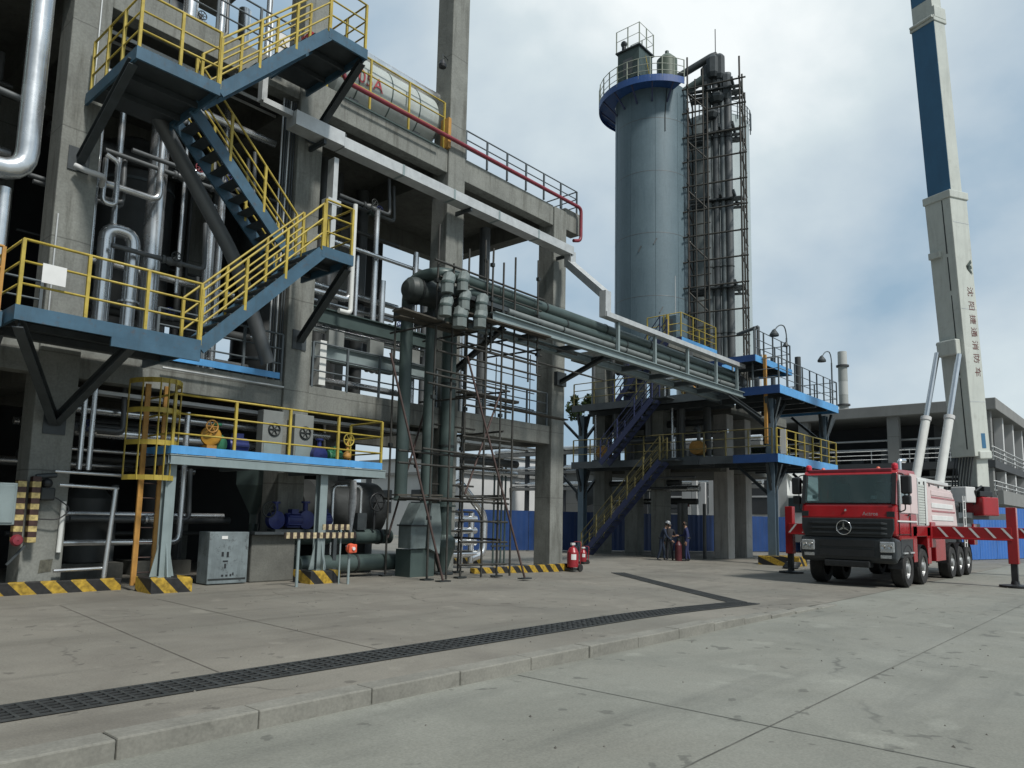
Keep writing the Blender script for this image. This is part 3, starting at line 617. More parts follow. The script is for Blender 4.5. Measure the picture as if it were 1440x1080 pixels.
# ------------------------------------------------------------------ cable trays
def tray(name, label, path, wd, hh, m=M_GALV):
    o = thing(name, label, "cable tray", path[0]); 
    for i in range(len(path) - 1):
        p, q = V(path[i]), V(path[i + 1]); b = MB(); b.bar(p, q, wd, hh); b.build("tray_section", m, o)
        n = max(1, int((q - p).length / 2.0))
        for k in range(1, n):
            c = p.lerp(q, k / n); d = (q - p).normalized(); MB().bar(c - d * .04, c + d * .04, wd + .015, hh + .015).build("joint_cover", M_GSTEEL, o)
    return o
ct = tray("cable_tray", "long pale covered cable tray fixed across the concrete columns", [(10.98, 15.98, 11.36), (21.1, 15.98, 11.32)], .42, .30)
MB().bar((9.5, 15.98, 11.42), (10.96, 15.98, 11.42), .46, .38).build("tray_section", M_GALV, ct)
MB().box(10.93, 15.78, 11.25, 11.03, 16.18, 11.6).build("end_cap", M_DSTEEL, ct)
for x in (10.4, 15.8, 21.0): MB().bar((x, 15.8, 11.15), (x, 16.5, 11.15), .08, .12).build("bracket", M_DSTEEL, ct)
MB().bar((8.75, 16.1, 11.62), (9.5, 16.0, 11.55), .2, .14).build("tray_section", M_GALV, ct); MB().bar((8.75, 16.1, 11.6), (8.75, 16.1, 12.5), .2, .14).build("tray_section", M_GALV, ct)
MB().bar((10.95, 16.2, 8.2), (10.95, 16.2, 11.0), .28, .14).build("tray_section", M_GALV, ct); MB().box(10.75, 16.05, 9.7, 11.15, 16.35, 9.85).build("joint_cover", M_GALV, ct)
MB().bar((11.3, 16.9, 5.0), (11.3, 16.9, 6.2), .35, .2).build("tray_section", M_WHITE, ct)
c2 = thing("cable_tray", "cable tray stepping down past the fourth column onto posts above the pipe bridge", "cable tray", (20, 13.85, 8.4))
for p, q, wd, hh in (((21.1, 15.95, 11.3), (21.1, 15.95, 10.75), .3, .3), ((21.1, 15.95, 10.85), (20.35, 13.9, 9.15), .3, .26), ((20.35, 13.88, 9.25), (20.35, 13.88, 8.35), .26, .32), ((20.2, 13.85, 8.43), (31.0, 13.85, 8.43), .30, .17)):
    MB().bar(p, q, wd, hh).build("tray_section", M_GALV, c2)
for x in (21.09, 23.53, 26.0, 28.45, 30.45): MB().bar((x, 13.85, 7.305), (x, 13.85, 8.37), .1, .1).build("post", M_GSTEEL, c2)

# ------------------------------------------------------------------ pipe bridge
br = thing("pipe_bridge", "grey steel pipe bridge leading from the concrete building to the blue decked platforms", "bridge", (14.8, 13.85, 7.2))
for y in (13.85, 15.05):
    MB().ibeam((14.8, y, 7.17), (31.1, y, 7.17), .2, .26, .03).build("girder", M_GSTEEL, br)
for k in range(9): x = 15.2 + k * 1.95; MB().ibeam((x, 13.96, 7.14), (x, 14.94, 7.14), .14, .18, .02).build("cross_beam", M_GDARK, br)
for (p, q) in (((21.2, 16.5, 6.5), (20.4, 13.95, 7.0)), ((15.8, 16.5, 6.0), (15.4, 13.95, 7.0)), ((30.9, 13.0, 6.1), (29.6, 13.85, 7.0))):
    MB().ibeam(p, q, .14, .14, .02).build("strut", M_DSTEEL, br)
MB().box(20.95, 16.35, 6.4, 21.5, 16.5, 6.9).build("wall_plate", M_DSTEEL, br)
P1 = (14.25, 8.12)
pipe("process_duct", "leftmost grey green duct rising from the ground and running highest along the pipe bridge", [(13.2, 15.6, 2.0), (13.2, 15.6, 8.12), (13.2, 14.3, 8.12), (31.3, 14.3, 8.12)], .175, M_DUCT, R=.7, n=18, bands=[((x, 14.3, 8.12), (x + .3, 14.3, 8.12)) for x in (17.6, 20.9, 23.8, 26.4, 29.2)], flange=[((13.2, 15.6, 2.05), (13.2, 15.6, 2.2))])
pipe("process_duct", "grey green duct rising from the double hood and running low along the bridge", [(13.98, 15.45, 1.7), (13.98, 15.45, 7.8), (13.98, 14.25, 7.8), (31.3, 14.25, 7.8)], .16, M_DUCT, R=.7, n=18, bands=[((x, 14.25, 7.8), (x + .3, 14.25, 7.8)) for x in (18.6, 22.1, 25.1, 28.2)], flange=[((13.98, 15.45, 1.9), (13.98, 15.45, 2.1))])
pipe("process_duct", "thickest grey green duct standing on a cone foot beside the third column", [(14.75, 15.5, 1.0), (14.75, 15.5, 7.5), (14.75, 14.6, 7.5), (15.9, 14.6, 7.5)], .215, M_DUCT, R=.6, n=18, bands=[((14.75, 15.5, z), (14.75, 15.5, z + .3)) for z in (3.6, 5.4)], flange=[((14.75, 15.5, 1.9), (14.75, 15.5, 2.1))])
# mitred elbow boxes at the start of the bridge
eb = thing("elbow_box", "cluster of pale faceted duct elbows at the start of the pipe bridge", "duct", (14.2, 14.1, 7.2))
def pix(u, v, y):
    d = V((u - PX, v - PY, FX)); r = V((_X.dot(d), _Y.dot(d), _Z.dot(d))); return r * (y / r.y) + V((0, 0, CAMZ))
M_ELB = mat("elbow_grey", (.15, .18, .175), .55, .1, .2, 2, 0, .4, (.07, .085, .08), .35, (.06, .07, .065))
for (u, v, y, r) in ((634, 398, 13.75, .17), (655, 396, 13.8, .16), (631, 430, 13.75, .17), (657, 422, 13.7, .16), (651, 446, 13.7, .2), (681, 428, 13.65, .17), (679, 447, 13.6, .18)):
    c = pix(u, v, y); b = MB(); b.tube([c + V((-.12, 0, -.30)), c + V((-.12, 0, -.02)), c + V((0, .06, .16)), c + V((.2, .3, .2))], r, 9); b.sm = [False] * len(b.sm); e_ = b.build("elbow", M_ELB, eb)
    MB().tube([c + V((-.12, 0, -.05)), c + V((-.12, 0, 0))], r * 1.06, 9).build("seam_band", M_DUCT, e_)
MB().box(14.0, 14.0, 7.5, 15.9, 14.9, 7.62).build("support_shelf", M_DSTEEL, eb)
du = thing("duct_drum", "dark lying drum above the ducts beside the third concrete column", "drum", (12.9, 15.5, 7.2))
b = MB(); b.lathe((12.7, 15.2, 7.72), [(.01, 0), (.2, .03), (.32, .14), (.36, .28), (.36, 1.25), (.3, 1.4), (.01, 1.42)], 26, axis=(1, -.15, 0)); b.build("shell", mat("dark_drum", (.04, .05, .048), .55, .1, .25, 2, 0, .4, (.02, .025, .024)), du)
MB().lathe((13.1, 15.14, 7.72), [(.363, 0), (.39, 0), (.39, .06), (.363, .06)], 26, axis=(1, -.15, 0)).build("hoop", M_BAND, du)
for x in (12.95, 13.7): MB().box(x, 15.1, 6.95, x + .08, 15.9, 7.3).build("saddle", M_DSTEEL, du)
# hoods at the duct feet
M_ELB2 = mat("hood_grey", (.14, .175, .175), .55, .1, .25, 2, 0, .5, (.06, .08, .08), .4, (.06, .06, .055)); hd = thing("duct_hood", "pale grey green double hood at the foot of the middle duct", "hood", (13.7, 15.3, .5))
b = MB(); b.prism([(13.1, 15.0, .75), (13.62, 15.0, .75), (13.66, 15.0, 1.45), (13.62, 15.0, 1.95), (13.42, 15.0, 1.95), (13.1, 15.0, 1.35)], (0, .5, 0)); b.build("hood", M_ELB2, hd)
b = MB(); b.prism([(13.7, 14.95, .75), (14.1, 14.95, .6), (14.15, 14.95, 1.3), (14.05, 14.95, 1.95), (13.75, 14.95, 1.95), (13.68, 14.95, 1.4)], (0, .5, 0)); b.build("hood", M_ELB2, hd)
MB().box(13.05, 14.97, 1.33, 13.66, 15.52, 1.37).build("seam", M_BAND, hd); MB().box(13.2, 15.1, 0, 14.05, 15.7, .72).build("base_box", M_DUCT, hd)
hd = thing("duct_cone", "grey cone foot under the thickest duct", "cone", (14.75, 15.5, 0))
MB().lathe((14.75, 15.5, 0), [(.12, .05), (.2, .3), (.34, .75), (.34, .95), (.23, 1.1)], 20, smooth=False).build("cone", M_DUCT, hd); MB().lathe((14.75, 15.5, 0), [(.01, 0), (.3, 0), (.3, .06), (.01, .06)], 16, smooth=False).build("base_plate", M_DSTEEL, hd)
pipe("ground_duct", "dull green duct lying low along the ground behind the barrier, lower one", [(10.4, 16.05, .36), (14.2, 16.05, .36)], .22, M_DUCT, n=18, bands=[((12.1, 16.05, .36), (12.2, 16.05, .36)), ((10.9, 16.05, .36), (11.0, 16.05, .36))])
pipe("ground_duct", "dull green duct lying above the lowest duct and ending near the hoods", [(9.9, 16.5, 1.02), (13.6, 16.5, 1.02)], .2, M_DUCT, n=18, bands=[((12.3, 16.5, 1.02), (12.4, 16.5, 1.02)), ((13.2, 16.5, 1.02), (13.3, 16.5, 1.02))])
o = thing("dark_tank", "big dark lying tank behind the ground ducts", "tank", (12.3, 18, 0))
MB().lathe((11.4, 17.9, 1.75), [(.01, 0), (.5, .05), (.8, .3), (.8, 2.6), (.5, 2.85), (.01, 2.9)], 26, axis=(1, 0, 0)).build("shell", M_PIPED, o)
for x in (12.0, 13.4): MB().box(x, 17.3, 0, x + .25, 18.5, 1.3).build("saddle", M_DSTEEL, o)

# ------------------------------------------------------------------ machines on and under the platform
gb = thing("grey_cabinet", "weathered pale grey steel box standing on the ground under the platform", "cabinet", (8.45, 16.1, 0))
MB().box(8.08, 15.9, .02, 9.02, 16.4, 1.16).build("body", M_CABIN, gb, bevel=.015); MB().box(8.1, 15.895, .1, 8.98, 15.902, .14).build("lower_seam", M_BAND, gb)
MB().box(8.36, 15.89, 1.0, 8.5, 15.9, 1.07).build("name_plate", M_PAPER, gb)
b = MB()
for (x, z, w_, h_) in ((8.38, .62, .05, .1), (8.5, .6, .05, .12), (8.42, .5, .12, .03), (8.46, .36, .04, .1), (8.4, .18, .05, .04), (8.5, .18, .05, .04), (8.6, .18, .04, .05), (8.66, .2, .03, .06)): b.box(x, 15.892, z, x + w_, 15.899, z + h_)
b.build("stain_marks", M_BLACK, gb)
pl = thing("machine_plinth", "dark grey machine base between the pale grey box and the barrier", "machine base", (9.8, 16.9, 0))
MB().box(9.15, 16.0, 0, 10.3, 17.2, 1.1).build("block", M_CONCD, pl, bevel=.03); MB().box(9.1, 15.8, 1.1, 11.5, 16.45, 1.16).build("top_plate", M_DSTEEL, pl); MB().box(11.3, 15.85, 0, 11.4, 15.95, 1.1).build("leg", M_DSTEEL, pl)
def pump(name, label, c, body, motor, wheel=None, s=1.0, wheelm=None):
    x, y, z = c; o = thing(name, label, "pump", c)
    MB().box(x - .28 * s, y - .16 * s, z, x + .42 * s, y + .16 * s, z + .05 * s).build("base_plate", M_DSTEEL, o)
    b = MB(); b.lathe((x + .02 * s, y, z + .24 * s), [(.01, 0), (.13 * s, .01), (.14 * s, .05 * s), (.14 * s, .36 * s), (.10 * s, .4 * s), (.01, .4 * s)], 18, axis=(1, 0, 0))
    for k in range(10):
        t = 2 * PI * k / 10; b.bar((x + .06 * s, y + .145 * s * math.cos(t), z + .24 * s + .145 * s * math.sin(t)), (x + .38 * s, y + .145 * s * math.cos(t), z + .24 * s + .145 * s * math.sin(t)), .012 * s, .03 * s)
    b.build("motor", motor, o); MB().box(x + .14 * s, y - .08 * s, z + .37 * s, x + .3 * s, y + .08 * s, z + .47 * s).build("terminal_box", motor, o)
    b = MB(); b.lathe((x - .2 * s, y - .09 * s, z + .24 * s), [(.01, 0), (.19 * s, .02 * s), (.19 * s, .16 * s), (.01, .18 * s)], 20, axis=(0, 1, 0)); b.tube([(x - .2 * s, y, z + .4 * s), (x - .2 * s, y, z + .6 * s)], .05 * s, 10); b.build("casing", body, o)
    MB().tube([(x - .2 * s, y, z + .58 * s), (x - .2 * s, y, z + .62 * s)], .09 * s, 12).build("flange", body, o)
    if wheel: hand_wheel((x - .42 * s, y - .12 * s, z + .45 * s), .15 * s, o, wheelm or M_YEL)
    return o
def hand_wheel(c, r, parent, m, axis=(0, 1, 0), tube=.018):
    c = V(c); b = MB(); n = 16
    pts = [c + V((math.cos(2 * PI * k / n) * r, 0, math.sin(2 * PI * k / n) * r)) for k in range(n + 1)]
    b.tube(pts, tube, 6, False)
    for k in range(3): t = PI * k / 3; d = V((math.cos(t) * r, 0, math.sin(t) * r)); b.tube([c - d, c + d], tube * .7, 6)
    b.tube([c, c + V((0, .14, 0))], tube, 6); return b.build("hand_wheel", m, parent)
pump("motor_pump", "blue finned motor pump left of the pair on the dark machine base", (10.02, 16.12, 1.16), M_MOTOR, M_MOTOR, True, 1.15, M_BAND)
pump("motor_pump", "blue finned motor pump right of the pair on the dark machine base", (10.85, 16.12, 1.16), M_MOTOR, M_MOTOR, False, 1.2)
pump("process_pump", "green and blue pump with orange yellow drum behind the platform railing", (8.15, 15.6, 2.78), M_GREEN, M_MOTOR, False, 1.2)
o = thing("orange_coupling", "orange yellow round coupling guard behind the platform railing", "machine", (7.75, 15.55, 2.75))
MB().lathe((7.72, 15.45, 3.22), [(.01, 0), (.2, .02), (.22, .08), (.2, .2), (.01, .24)], 20, axis=(0.5, 1, 0)).build("guard", mat("orange_yellow", (.40, .21, .02), .4, 0, .1, 6), o); MB().box(7.62, 15.4, 2.75, 7.84, 15.7, 3.02).build("foot", M_ORANGE, o)
hand_wheel((7.7, 15.38, 3.42), .13, o, M_ORANGE)
pump("process_pump", "small blue pump at the right end of the platform", (10.95, 15.85, 2.78), M_MOTOR, M_GREEN, False, 1.1)
o = thing("yellow_valve", "yellow valve with hand wheel at the right end of the platform", "valve", (11.25, 15.4, 2.75)); MB().tube([(11.25, 15.4, 2.75), (11.25, 15.4, 3.5)], .04, 8).build("stem", M_ORANGE, o); hand_wheel((11.25, 15.35, 3.45), .15, o, M_YEL); MB().sphere((11.25, 15.4, 3.05), .11, 8).build("body", M_ORANGE, o)
for x, lab in ((9.32, "grey control panel with round fan left of the second column"), (10.18, "grey control panel with round fan covering the second column")):
    o = thing("control_panel", lab, "panel", (x + .27, 16.2, 2.74)); MB().box(x, 16.12, 2.74, x + .54, 16.4, 4.05).build("cabinet", M_PANEL, o, bevel=.01)
    hand_wheel((x + .3, 16.1, 3.6), .15, o, M_BAND); MB().box(x + .04, 16.105, 2.85, x + .5, 16.12, 3.3).build("door", M_GSTEEL, o)
for x, lab in ((10.25, "left one of two dark hoppers above the blue motors"), (11.0, "right one of two dark hoppers above the blue motors")):
    o = thing("hopper", lab, "hopper", (x, 17.9, 1.3)); MB().lathe((x, 17.9, 1.3), [(.12, 0), (.12, .25), (.55, 1.0), (.55, 1.4)], 4, smooth=False).build("cone", M_DUCT, o); MB().tube([(x, 17.9, .9), (x, 17.9, 1.32)], .12, 12).build("outlet", M_DUCT, o)
# valve gear right of the platform
o = thing("valve_stand", "dark valve stand with spoked hand wheel right of the platform", "valve", (12.6, 16.6, 0))
MB().tube(fillet([(11.6, 16.4, 0), (11.6, 16.4, 2.35), (12.5, 16.4, 2.35), (12.5, 16.4, 1.6)], .15), .05, 8).build("pipe", M_CLAD, o); MB().box(12.35, 16.3, 1.2, 12.65, 16.6, 1.65).build("body", M_DSTEEL, o); hand_wheel((12.9, 16.2, 1.95), .24, o, M_BLACK, tube=.022)
MB().tube([(12.9, 16.3, 1.2), (12.9, 16.3, 1.95)], .04, 8).build("stem", M_BLACK, o)
o = tag(MB().tube([(12.15, 16.3, 2.5), (12.12, 16.25, 1.9), (12.05, 16.2, 1.1)], [.09, .11, .04], 10).build("plastic_wrap", mat("translucent_wrap", (.5, .5, .5), .3, 0, .3, 12)), "crumpled pale plastic wrapping hanging below the platform end", "wrapping")
# banded barrier with call box
ba = thing("banded_barrier", "small barrier rail with brown and cream bands in front of the ground ducts", "barrier", (9.9, 14.5, 0))
MB().bar((9.05, 14.5, 1.12), (10.95, 14.5, 1.12), .03, .13).build("rail_board", M_HAZB, ba); MB().bar((10.3, 14.9, 1.3), (11.05, 14.9, 1.3), .03, .13).build("rail_board", M_HAZB, ba)
MB().tube([(9.45, 14.55, 0), (9.45, 14.55, 1.08)], .035, 8).build("post", M_GSTEEL, ba); MB().tube([(10.6, 14.6, 0), (10.6, 14.6, 1.25)], .02, 8).build("post", M_GSTEEL, ba)
cl = thing("call_point", "orange red emergency call box on a thin grey post beside the striped footing", "call box", (10.75, 14.4, 0))
MB().tube([(10.75, 14.45, 0), (10.75, 14.45, .75)], .032, 8).build("post", M_GSTEEL, cl); MB().sphere((10.75, 14.4, .82), .12, 7).build("housing", M_ORB, cl); MB().box(10.64, 14.3, .72, 10.86, 14.36, .92).build("face_plate", M_ORB, cl, bevel=.02); MB().tube([(10.75, 14.3, .82), (10.75, 14.27, .82)], .04, 10).build("button", M_PAPER, cl); MB().tube([(10.6, 14.4, .88), (10.66, 14.4, .86)], .02, 8).build("gland", M_CHROME, cl)

# ------------------------------------------------------------------ fittings on the left column
for x, z0, z1, lab in ((4.42, .98, 2.12, "left one of two banded guards on the leftmost column"), (4.66, .95, 2.2, "right one of two banded guards on the leftmost column")):
    tag(MB().box(x, 16.2, z0, x + .15, 16.38, z1).build("column_guard", M_HAZG, bevel=.01), lab, "guard")
jb = thing("junction_box", "pale grey green junction box at the left picture edge", "junction box", (4.1, 16.1, 1.25)); MB().box(3.6, 15.95, 1.28, 4.36, 16.3, 2.05).build("box", M_GSTEEL, jb, bevel=.02); MB().box(3.64, 15.93, 1.32, 4.32, 15.95, 2.01).build("lid", M_GSTEEL, jb, bevel=.01)
hs = thing("hose_reel", "dark valve and looped hose on the leftmost column", "hose", (5.0, 16.4, 1.9))
MB().tube(fillet([(4.7, 16.35, 1.4), (5.2, 16.3, 1.38), (5.4, 16.28, 1.6), (5.1, 16.3, 1.82), (4.9, 16.4, 1.85)], .15), .014, 6).build("hose", M_BLACK, hs); MB().box(4.84, 16.3, 1.75, 5.1, 16.5, 2.0).build("valve", M_BAND, hs, bevel=.03); MB().sphere((4.95, 16.35, 2.08), .1, 6).build("bundle", M_BLACK, hs); MB().tube([(4.75, 16.35, 2.2), (5.1, 16.35, 2.25)], .05, 8).build("elbow", M_DSTEEL, hs)
al = thing("alarm_bell", "dull red alarm at the bottom of the banded guards", "alarm", (4.4, 16.1, .9)); MB().lathe((4.45, 16.1, 1.0), [(.01, 0), (.09, .01), (.11, .05), (.08, .12), (.01, .13)], 14, axis=(0, -1, 0)).build("bell", M_REDP, al); MB().box(4.4, 16.1, .94, 4.5, 16.2, 1.06).build("bracket", M_DSTEEL, al); MB().bar((4.35, 16.15, .55), (4.62, 16.15, .9), .04, .04).build("stay", M_DSTEEL, al)
o = tag(MB().add([(4.98, 16.494, .35), (5.2, 16.494, .38), (5.22, 16.494, .62), (5.0, 16.494, .6)], [(0, 1, 2, 3)]).build("column_sticker", mat("dark_sticker", (.09, .09, .07), .8, 0, .4, 15)), "small dark square mark low on the leftmost column", "mark")

# ------------------------------------------------------------------ roof level: drum, red pipe, silver pipe
dm = thing("roof_drum", "pale green lying drum with red lettering behind the yellow railing on the upper level", "drum", (13.4, 17.6, 13.25))
b = MB(); b.lathe((11.2, 17.75, 14.3), [(.01, 0), (.7, .05), (.95, .25), (.95, 4.0), (.7, 4.25), (.01, 4.3)], 36, axis=(1, 0, 0)); b.build("shell", M_DRUM, dm)
for x in (12, 14.4): MB().box(x, 17.1, 13.25, x + .3, 18.4, 13.7).build("saddle", M_DSTEEL, dm)
for x in (12.1, 13.3, 14.4): MB().lathe((x, 17.75, 14.3), [(.951, 0), (.958, 0), (.958, .04), (.951, .04)], 36, axis=(1, 0, 0)).build("hoop", M_DUCT, dm)
lettering("305A", .55, M_TEXTR, frame((12.35, 16.79, 14.18), (1, 0, 0), (0, -.08, 1)), dm)
pipe("roof_pipe", "broad silver pipe along the top of the pale green drum", [(10.9, 17.2, 15.12), (15.6, 17.2, 15.12)], .2, M_CLAD, n=18)
pipe("fire_main", "dark red fire pipe along the upper beam, turning down past the fourth column", [(11.1, 16.3, 13.9), (11.25, 16.3, 13.42), (22.3, 16.35, 13.5), (22.3, 16.35, 12.2), (21.9, 16.4, 12.1)], .065, M_REDP, R=.2)
pipe("thin_pipe", "slim green conduit along the outside of the upper concrete beam", [(11.3, 16.42, 13.02), (14.9, 16.42, 13.02)], .03, M_DUCT)
lm = thing("flood_light", "small dark flood light hanging from the left side of the third column top", "lamp", (15.2, 16.5, 16)); MB().tube([(15.42, 16.7, 16.3), (15.1, 16.6, 16.3), (15.1, 16.6, 16.1)], .015, 6).build("arm", M_DSTEEL, lm); MB().lathe((15.1, 16.6, 15.85), [(.01, .25), (.06, .24), (.13, .08), (.12, 0), (.01, 0)], 12).build("head", M_BLACK, lm)

# pipes seen against the sky between the third and fourth columns
for i, (x, y, r, z0, z1, m, lab) in enumerate(((18.05, 18.6, .13, 4.9, 12.3, M_CLAD, "bright upright pipe against the sky left of the bent dark pipe"), (19.35, 18.6, .2, 4.9, 12.3, M_PIPEG, "dark upright pipe with a bend seen against the sky in the last bay"), (17.2, 19.4, .12, 4.9, 9.0, M_PIPEG, "grey upright pipe seen against the sky nearest the third column"), (18.9, 19.4, .2, 4.9, 8.4, M_CLAD, "thick pale upright pipe low against the sky in the last bay"))):
    pipe("sky_pipe", lab, [(x, y, z0), (x, y, z1)], r, m, n=14)
for (z, r, m, lab) in ((3.55, .14, M_PIPED, "dark pipe hanging under the lower beam of the last bay"), (3.2, .09, M_CLAD, "bright pipe hanging under the lower beam of the last bay")):
    pipe("cross_pipe", lab, [(15.8, 18, z), (20.7, 18, z)], r, m)
o = thing("silver_manifold", "shiny silver pipe manifold with an upside down V near the ground in the last bay", "pipes", (16.8, 17.5, 0))
MB().tube(fillet([(15.9, 17.4, 1.9), (17.1, 17.4, 2.8), (17.8, 17.4, 2.2), (18.4, 17.4, 1.7), (18.4, 17.4, .4), (17.8, 17.4, .25)], .3), .13, 12).build("main_pipe", M_CLAD, o)
MB().tube([(17.1, 17.5, 2.6), (17.1, 17.5, 4.2)], .14, 12).build("riser", M_CLAD, o)
for k in range(4): MB().tube([(16.6, 17.4, .4 + k * .38), (18.0, 17.4, .4 + k * .38)], .11, 10).build("branch", M_CLAD, o)
for x in (16.8, 17.3, 17.8): MB().tube([(x, 17.4, .1), (x, 17.4, 1.75)], .10, 10).build("header", M_CLAD, o)
pg = thing("pipe_group", "group of slim dark green pipes standing left of the fourth column", "pipes", (20.3, 18.2, -.1))
for k in range(4): MB().tube([(19.75 + k * .2, 18.2, -.1), (19.75 + k * .2, 18.2, 3.6)], .035, 8).build("pipe_run", M_DUCT, pg)
for z in (2.1, .6): MB().bar((19.6, 18.15, z), (20.5, 18.15, z), .04, .06).build("support", M_DSTEEL, pg)

# ------------------------------------------------------------------ scaffold round the ducts
sf = thing("pipe_scaffold", "dark tube scaffold with planks round the ducts and the third column", "scaffold", (14, 14.2, 0))
R_ = .03
def tubep(name, p, q, m=M_SCAF, r=R_): 
    return MB().tube([p, q], r, 7).build(name, m, sf)
ups = [(12.98, 14.2, 0, 9.35), (14.16, 14.2, 0, 9.0), (15.36, 14.0, 0, 8.9), (14.3, 15.9, 0, 7.2), (15.55, 15.7, 0, 7.2), (12.95, 15.8, 0, 7.0), (16.95, 14.0, 5.9, 9.4), (15.9, 15.2, 6.2, 10.0), (14.9, 14.0, 6.2, 9.2)]
for (x, y, z0, z1) in ups:
    o = tubep("upright_pole", (x, y, z0), (x + random.uniform(-.05, .05), y, z1))
    if z0 == 0: MB().box(x - .16, y - .09, 0, x + .16, y + .09, .04).build("base_plate", M_BAND, o)
    for k in range(3): z = z0 + (z1 - z0) * (k + .5) / 3; MB().box(x - .05, y - .05, z - .05, x + .05, y + .05, z + .05).build("coupler", M_BAND, o)
for z in (.35, .95, 1.5): tubep("ledger_pole", (14.0, 14.1, z), (15.7, 13.95, z - .02))
for z in (2.15, 2.95, 3.75, 4.6): tubep("ledger_pole", (14.0, 14.1, z), (15.75, 13.95, z - .02))
for (x0, x1, z) in ((11.9, 15.8, 2.05), (12.6, 15.6, 3.3), (12.7, 16.2, 5.0), (12.6, 15.8, 5.25), (13.9, 17.2, 6.55), (14.0, 17.4, 7.1), (12.8, 17.3, 8.3), (14.0, 19.0, 6.9), (14.1, 20.6, 6.3)): tubep("ledger_pole", (x0, 14.1, z), (x1, 14.05, z - .05))
for (x, z) in ((12.98, 2.0), (14.16, 2.0), (15.36, 2.0), (14.16, 4.8), (15.36, 5.1), (14.2, 6.6), (15.4, 6.6), (12.98, 6.6), (16.9, 6.6)): tubep("transom_pole", (x, 13.8, z), (x + .05, 16.1, z + .06))
for p, q in (((13.04, 13.67, .02), (11.6, 14.3, 5.6)), ((15.45, 13.06, .02), (14.0, 14.0, 5.9)), ((14.2, 14.15, 2.2), (15.4, 14.0, 5.2)), ((12.98, 15.8, 1.0), (14.3, 15.9, 4.8))):
    o = tubep("diagonal_pole", p, q, M_SCAFO); MB().box(p[0] - .18, p[1] - .1, 0, p[0] + .18, p[1] + .1, .03).build("base_plate", M_BAND, o) if p[2] < .1 else None
for i, (x0, x1, y, z) in enumerate(((11.6, 14.3, 14.0, 6.62), (11.7, 14.2, 14.3, 6.66), (12.0, 14.4, 14.6, 6.62), (13.6, 17.3, 13.9, 6.98), (14.0, 17.0, 13.7, 6.9), (13.0, 15.6, 14.3, 2.02), (12.0, 13.5, 14.4, 2.06), (15.0, 17.6, 15.3, 5.15), (16.6, 20.6, 15.6, 5.0))):
    MB().bar((x0, y, z + .05), (x1, y + random.uniform(-.08, .08), z + .05 + random.uniform(-.05, .05)), .24, .04).build("plank", M_PLANK, sf)
sg2 = thing("inner_scaffold", "fine scaffold of thin tubes on the lower floor against the sky", "scaffold", (18.5, 17.2, 4.95))
for x in (16.6, 17.5, 18.4, 19.3, 20.2):
    MB().tube([(x, 17.0, 4.95), (x, 17.0, 7.6 + random.uniform(-.6, .5))], .02, 6).build("upright_pole", M_SCAF, sg2)
for z in (5.5, 6.1, 6.6, 7.2): MB().tube([(16.2, 17.0, z), (20.5, 17.05, z - .03)], .02, 6).build("ledger_pole", M_SCAF, sg2)

# ------------------------------------------------------------------ blue decked platform frame under the tanks
def dep(u, v, d):
    c = V(((u - PX) / FX * d, (v - PY) / FX * d, d)); return V((_X.dot(c), _Y.dot(c), _Z.dot(c) + CAMZ))
M_PCOL = mat("stained_white_column", (.42, .41, .385), .85, 0, .15, 1.2, .2, .6, (.16, .15, .13), .4, (.18, .17, .15))
tf = thing("tank_platform", "two storey frame with blue edged decks and railings under the tall tanks", "platform", (31, 12.4, RZ))
for (x, y, z1, m) in ((34.6, 16.5, 7.0, M_PCOL), (36.9, 16.6, 7.0, M_PCOL), (33.0, 19.1, 10.6, M_CONC), (33.4, 20.9, 10.6, M_CONC), (33.0, 22.6, 10.6, M_CONC), (40.4, 19.4, 10.6, M_PCOL), (40.4, 23.6, 10.6, M_CONC)):
    MB().box(x - .36, y - .36, RZ - .2, x + .36, y + .36, z1).build("column", m, tf, bevel=.02)
for (x, y) in ((31.6, 12.85), (38.2, 12.85), (31.6, 22.9)):
    b = MB(); b.ibeam((x, y, RZ), (x, y, 7.0), .34, .34, .035, up=(1, 0, 0)); b.box(x - .3, y - .3, RZ, x + .3, y + .3, .22); b.build("steel_column", mat("steel_blue_grey", (.12, .17, .21), .5, .1, .1, 2, 0, .2, (.07, .09, .11)), tf)
    for z in (4.2, 7.1):
        for (dx, dy) in ((-.5, 0), (0, -.4), (1.6, 0), (0, 1.6)):
            MB().ibeam((x, y, z - 1.5), (x + dx * (1.0), y + dy, z - .05), .12, .12, .02).build("brace", M_DSTEEL, tf)
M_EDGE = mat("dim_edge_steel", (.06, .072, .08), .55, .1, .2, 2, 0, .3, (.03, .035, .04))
def deck(x0, x1, y0, y1, z, name="deck", hgt=.34, fm=M_BLUEM, sm=M_BLUEL, hole=None):  # light put into the edge blues: front shaded, side sunlit
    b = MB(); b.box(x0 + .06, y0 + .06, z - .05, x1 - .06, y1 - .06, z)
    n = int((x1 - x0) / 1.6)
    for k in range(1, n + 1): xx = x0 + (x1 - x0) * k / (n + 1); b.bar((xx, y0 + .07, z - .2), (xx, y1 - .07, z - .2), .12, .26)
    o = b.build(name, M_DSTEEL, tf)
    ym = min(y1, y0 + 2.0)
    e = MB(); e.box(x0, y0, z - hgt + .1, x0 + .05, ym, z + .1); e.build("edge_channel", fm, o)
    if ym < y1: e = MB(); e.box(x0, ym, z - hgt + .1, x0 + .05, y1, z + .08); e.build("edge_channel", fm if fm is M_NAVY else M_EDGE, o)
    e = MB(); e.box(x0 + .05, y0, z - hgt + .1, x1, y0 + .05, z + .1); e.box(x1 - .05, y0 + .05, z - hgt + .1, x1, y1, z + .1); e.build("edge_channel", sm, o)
    return o
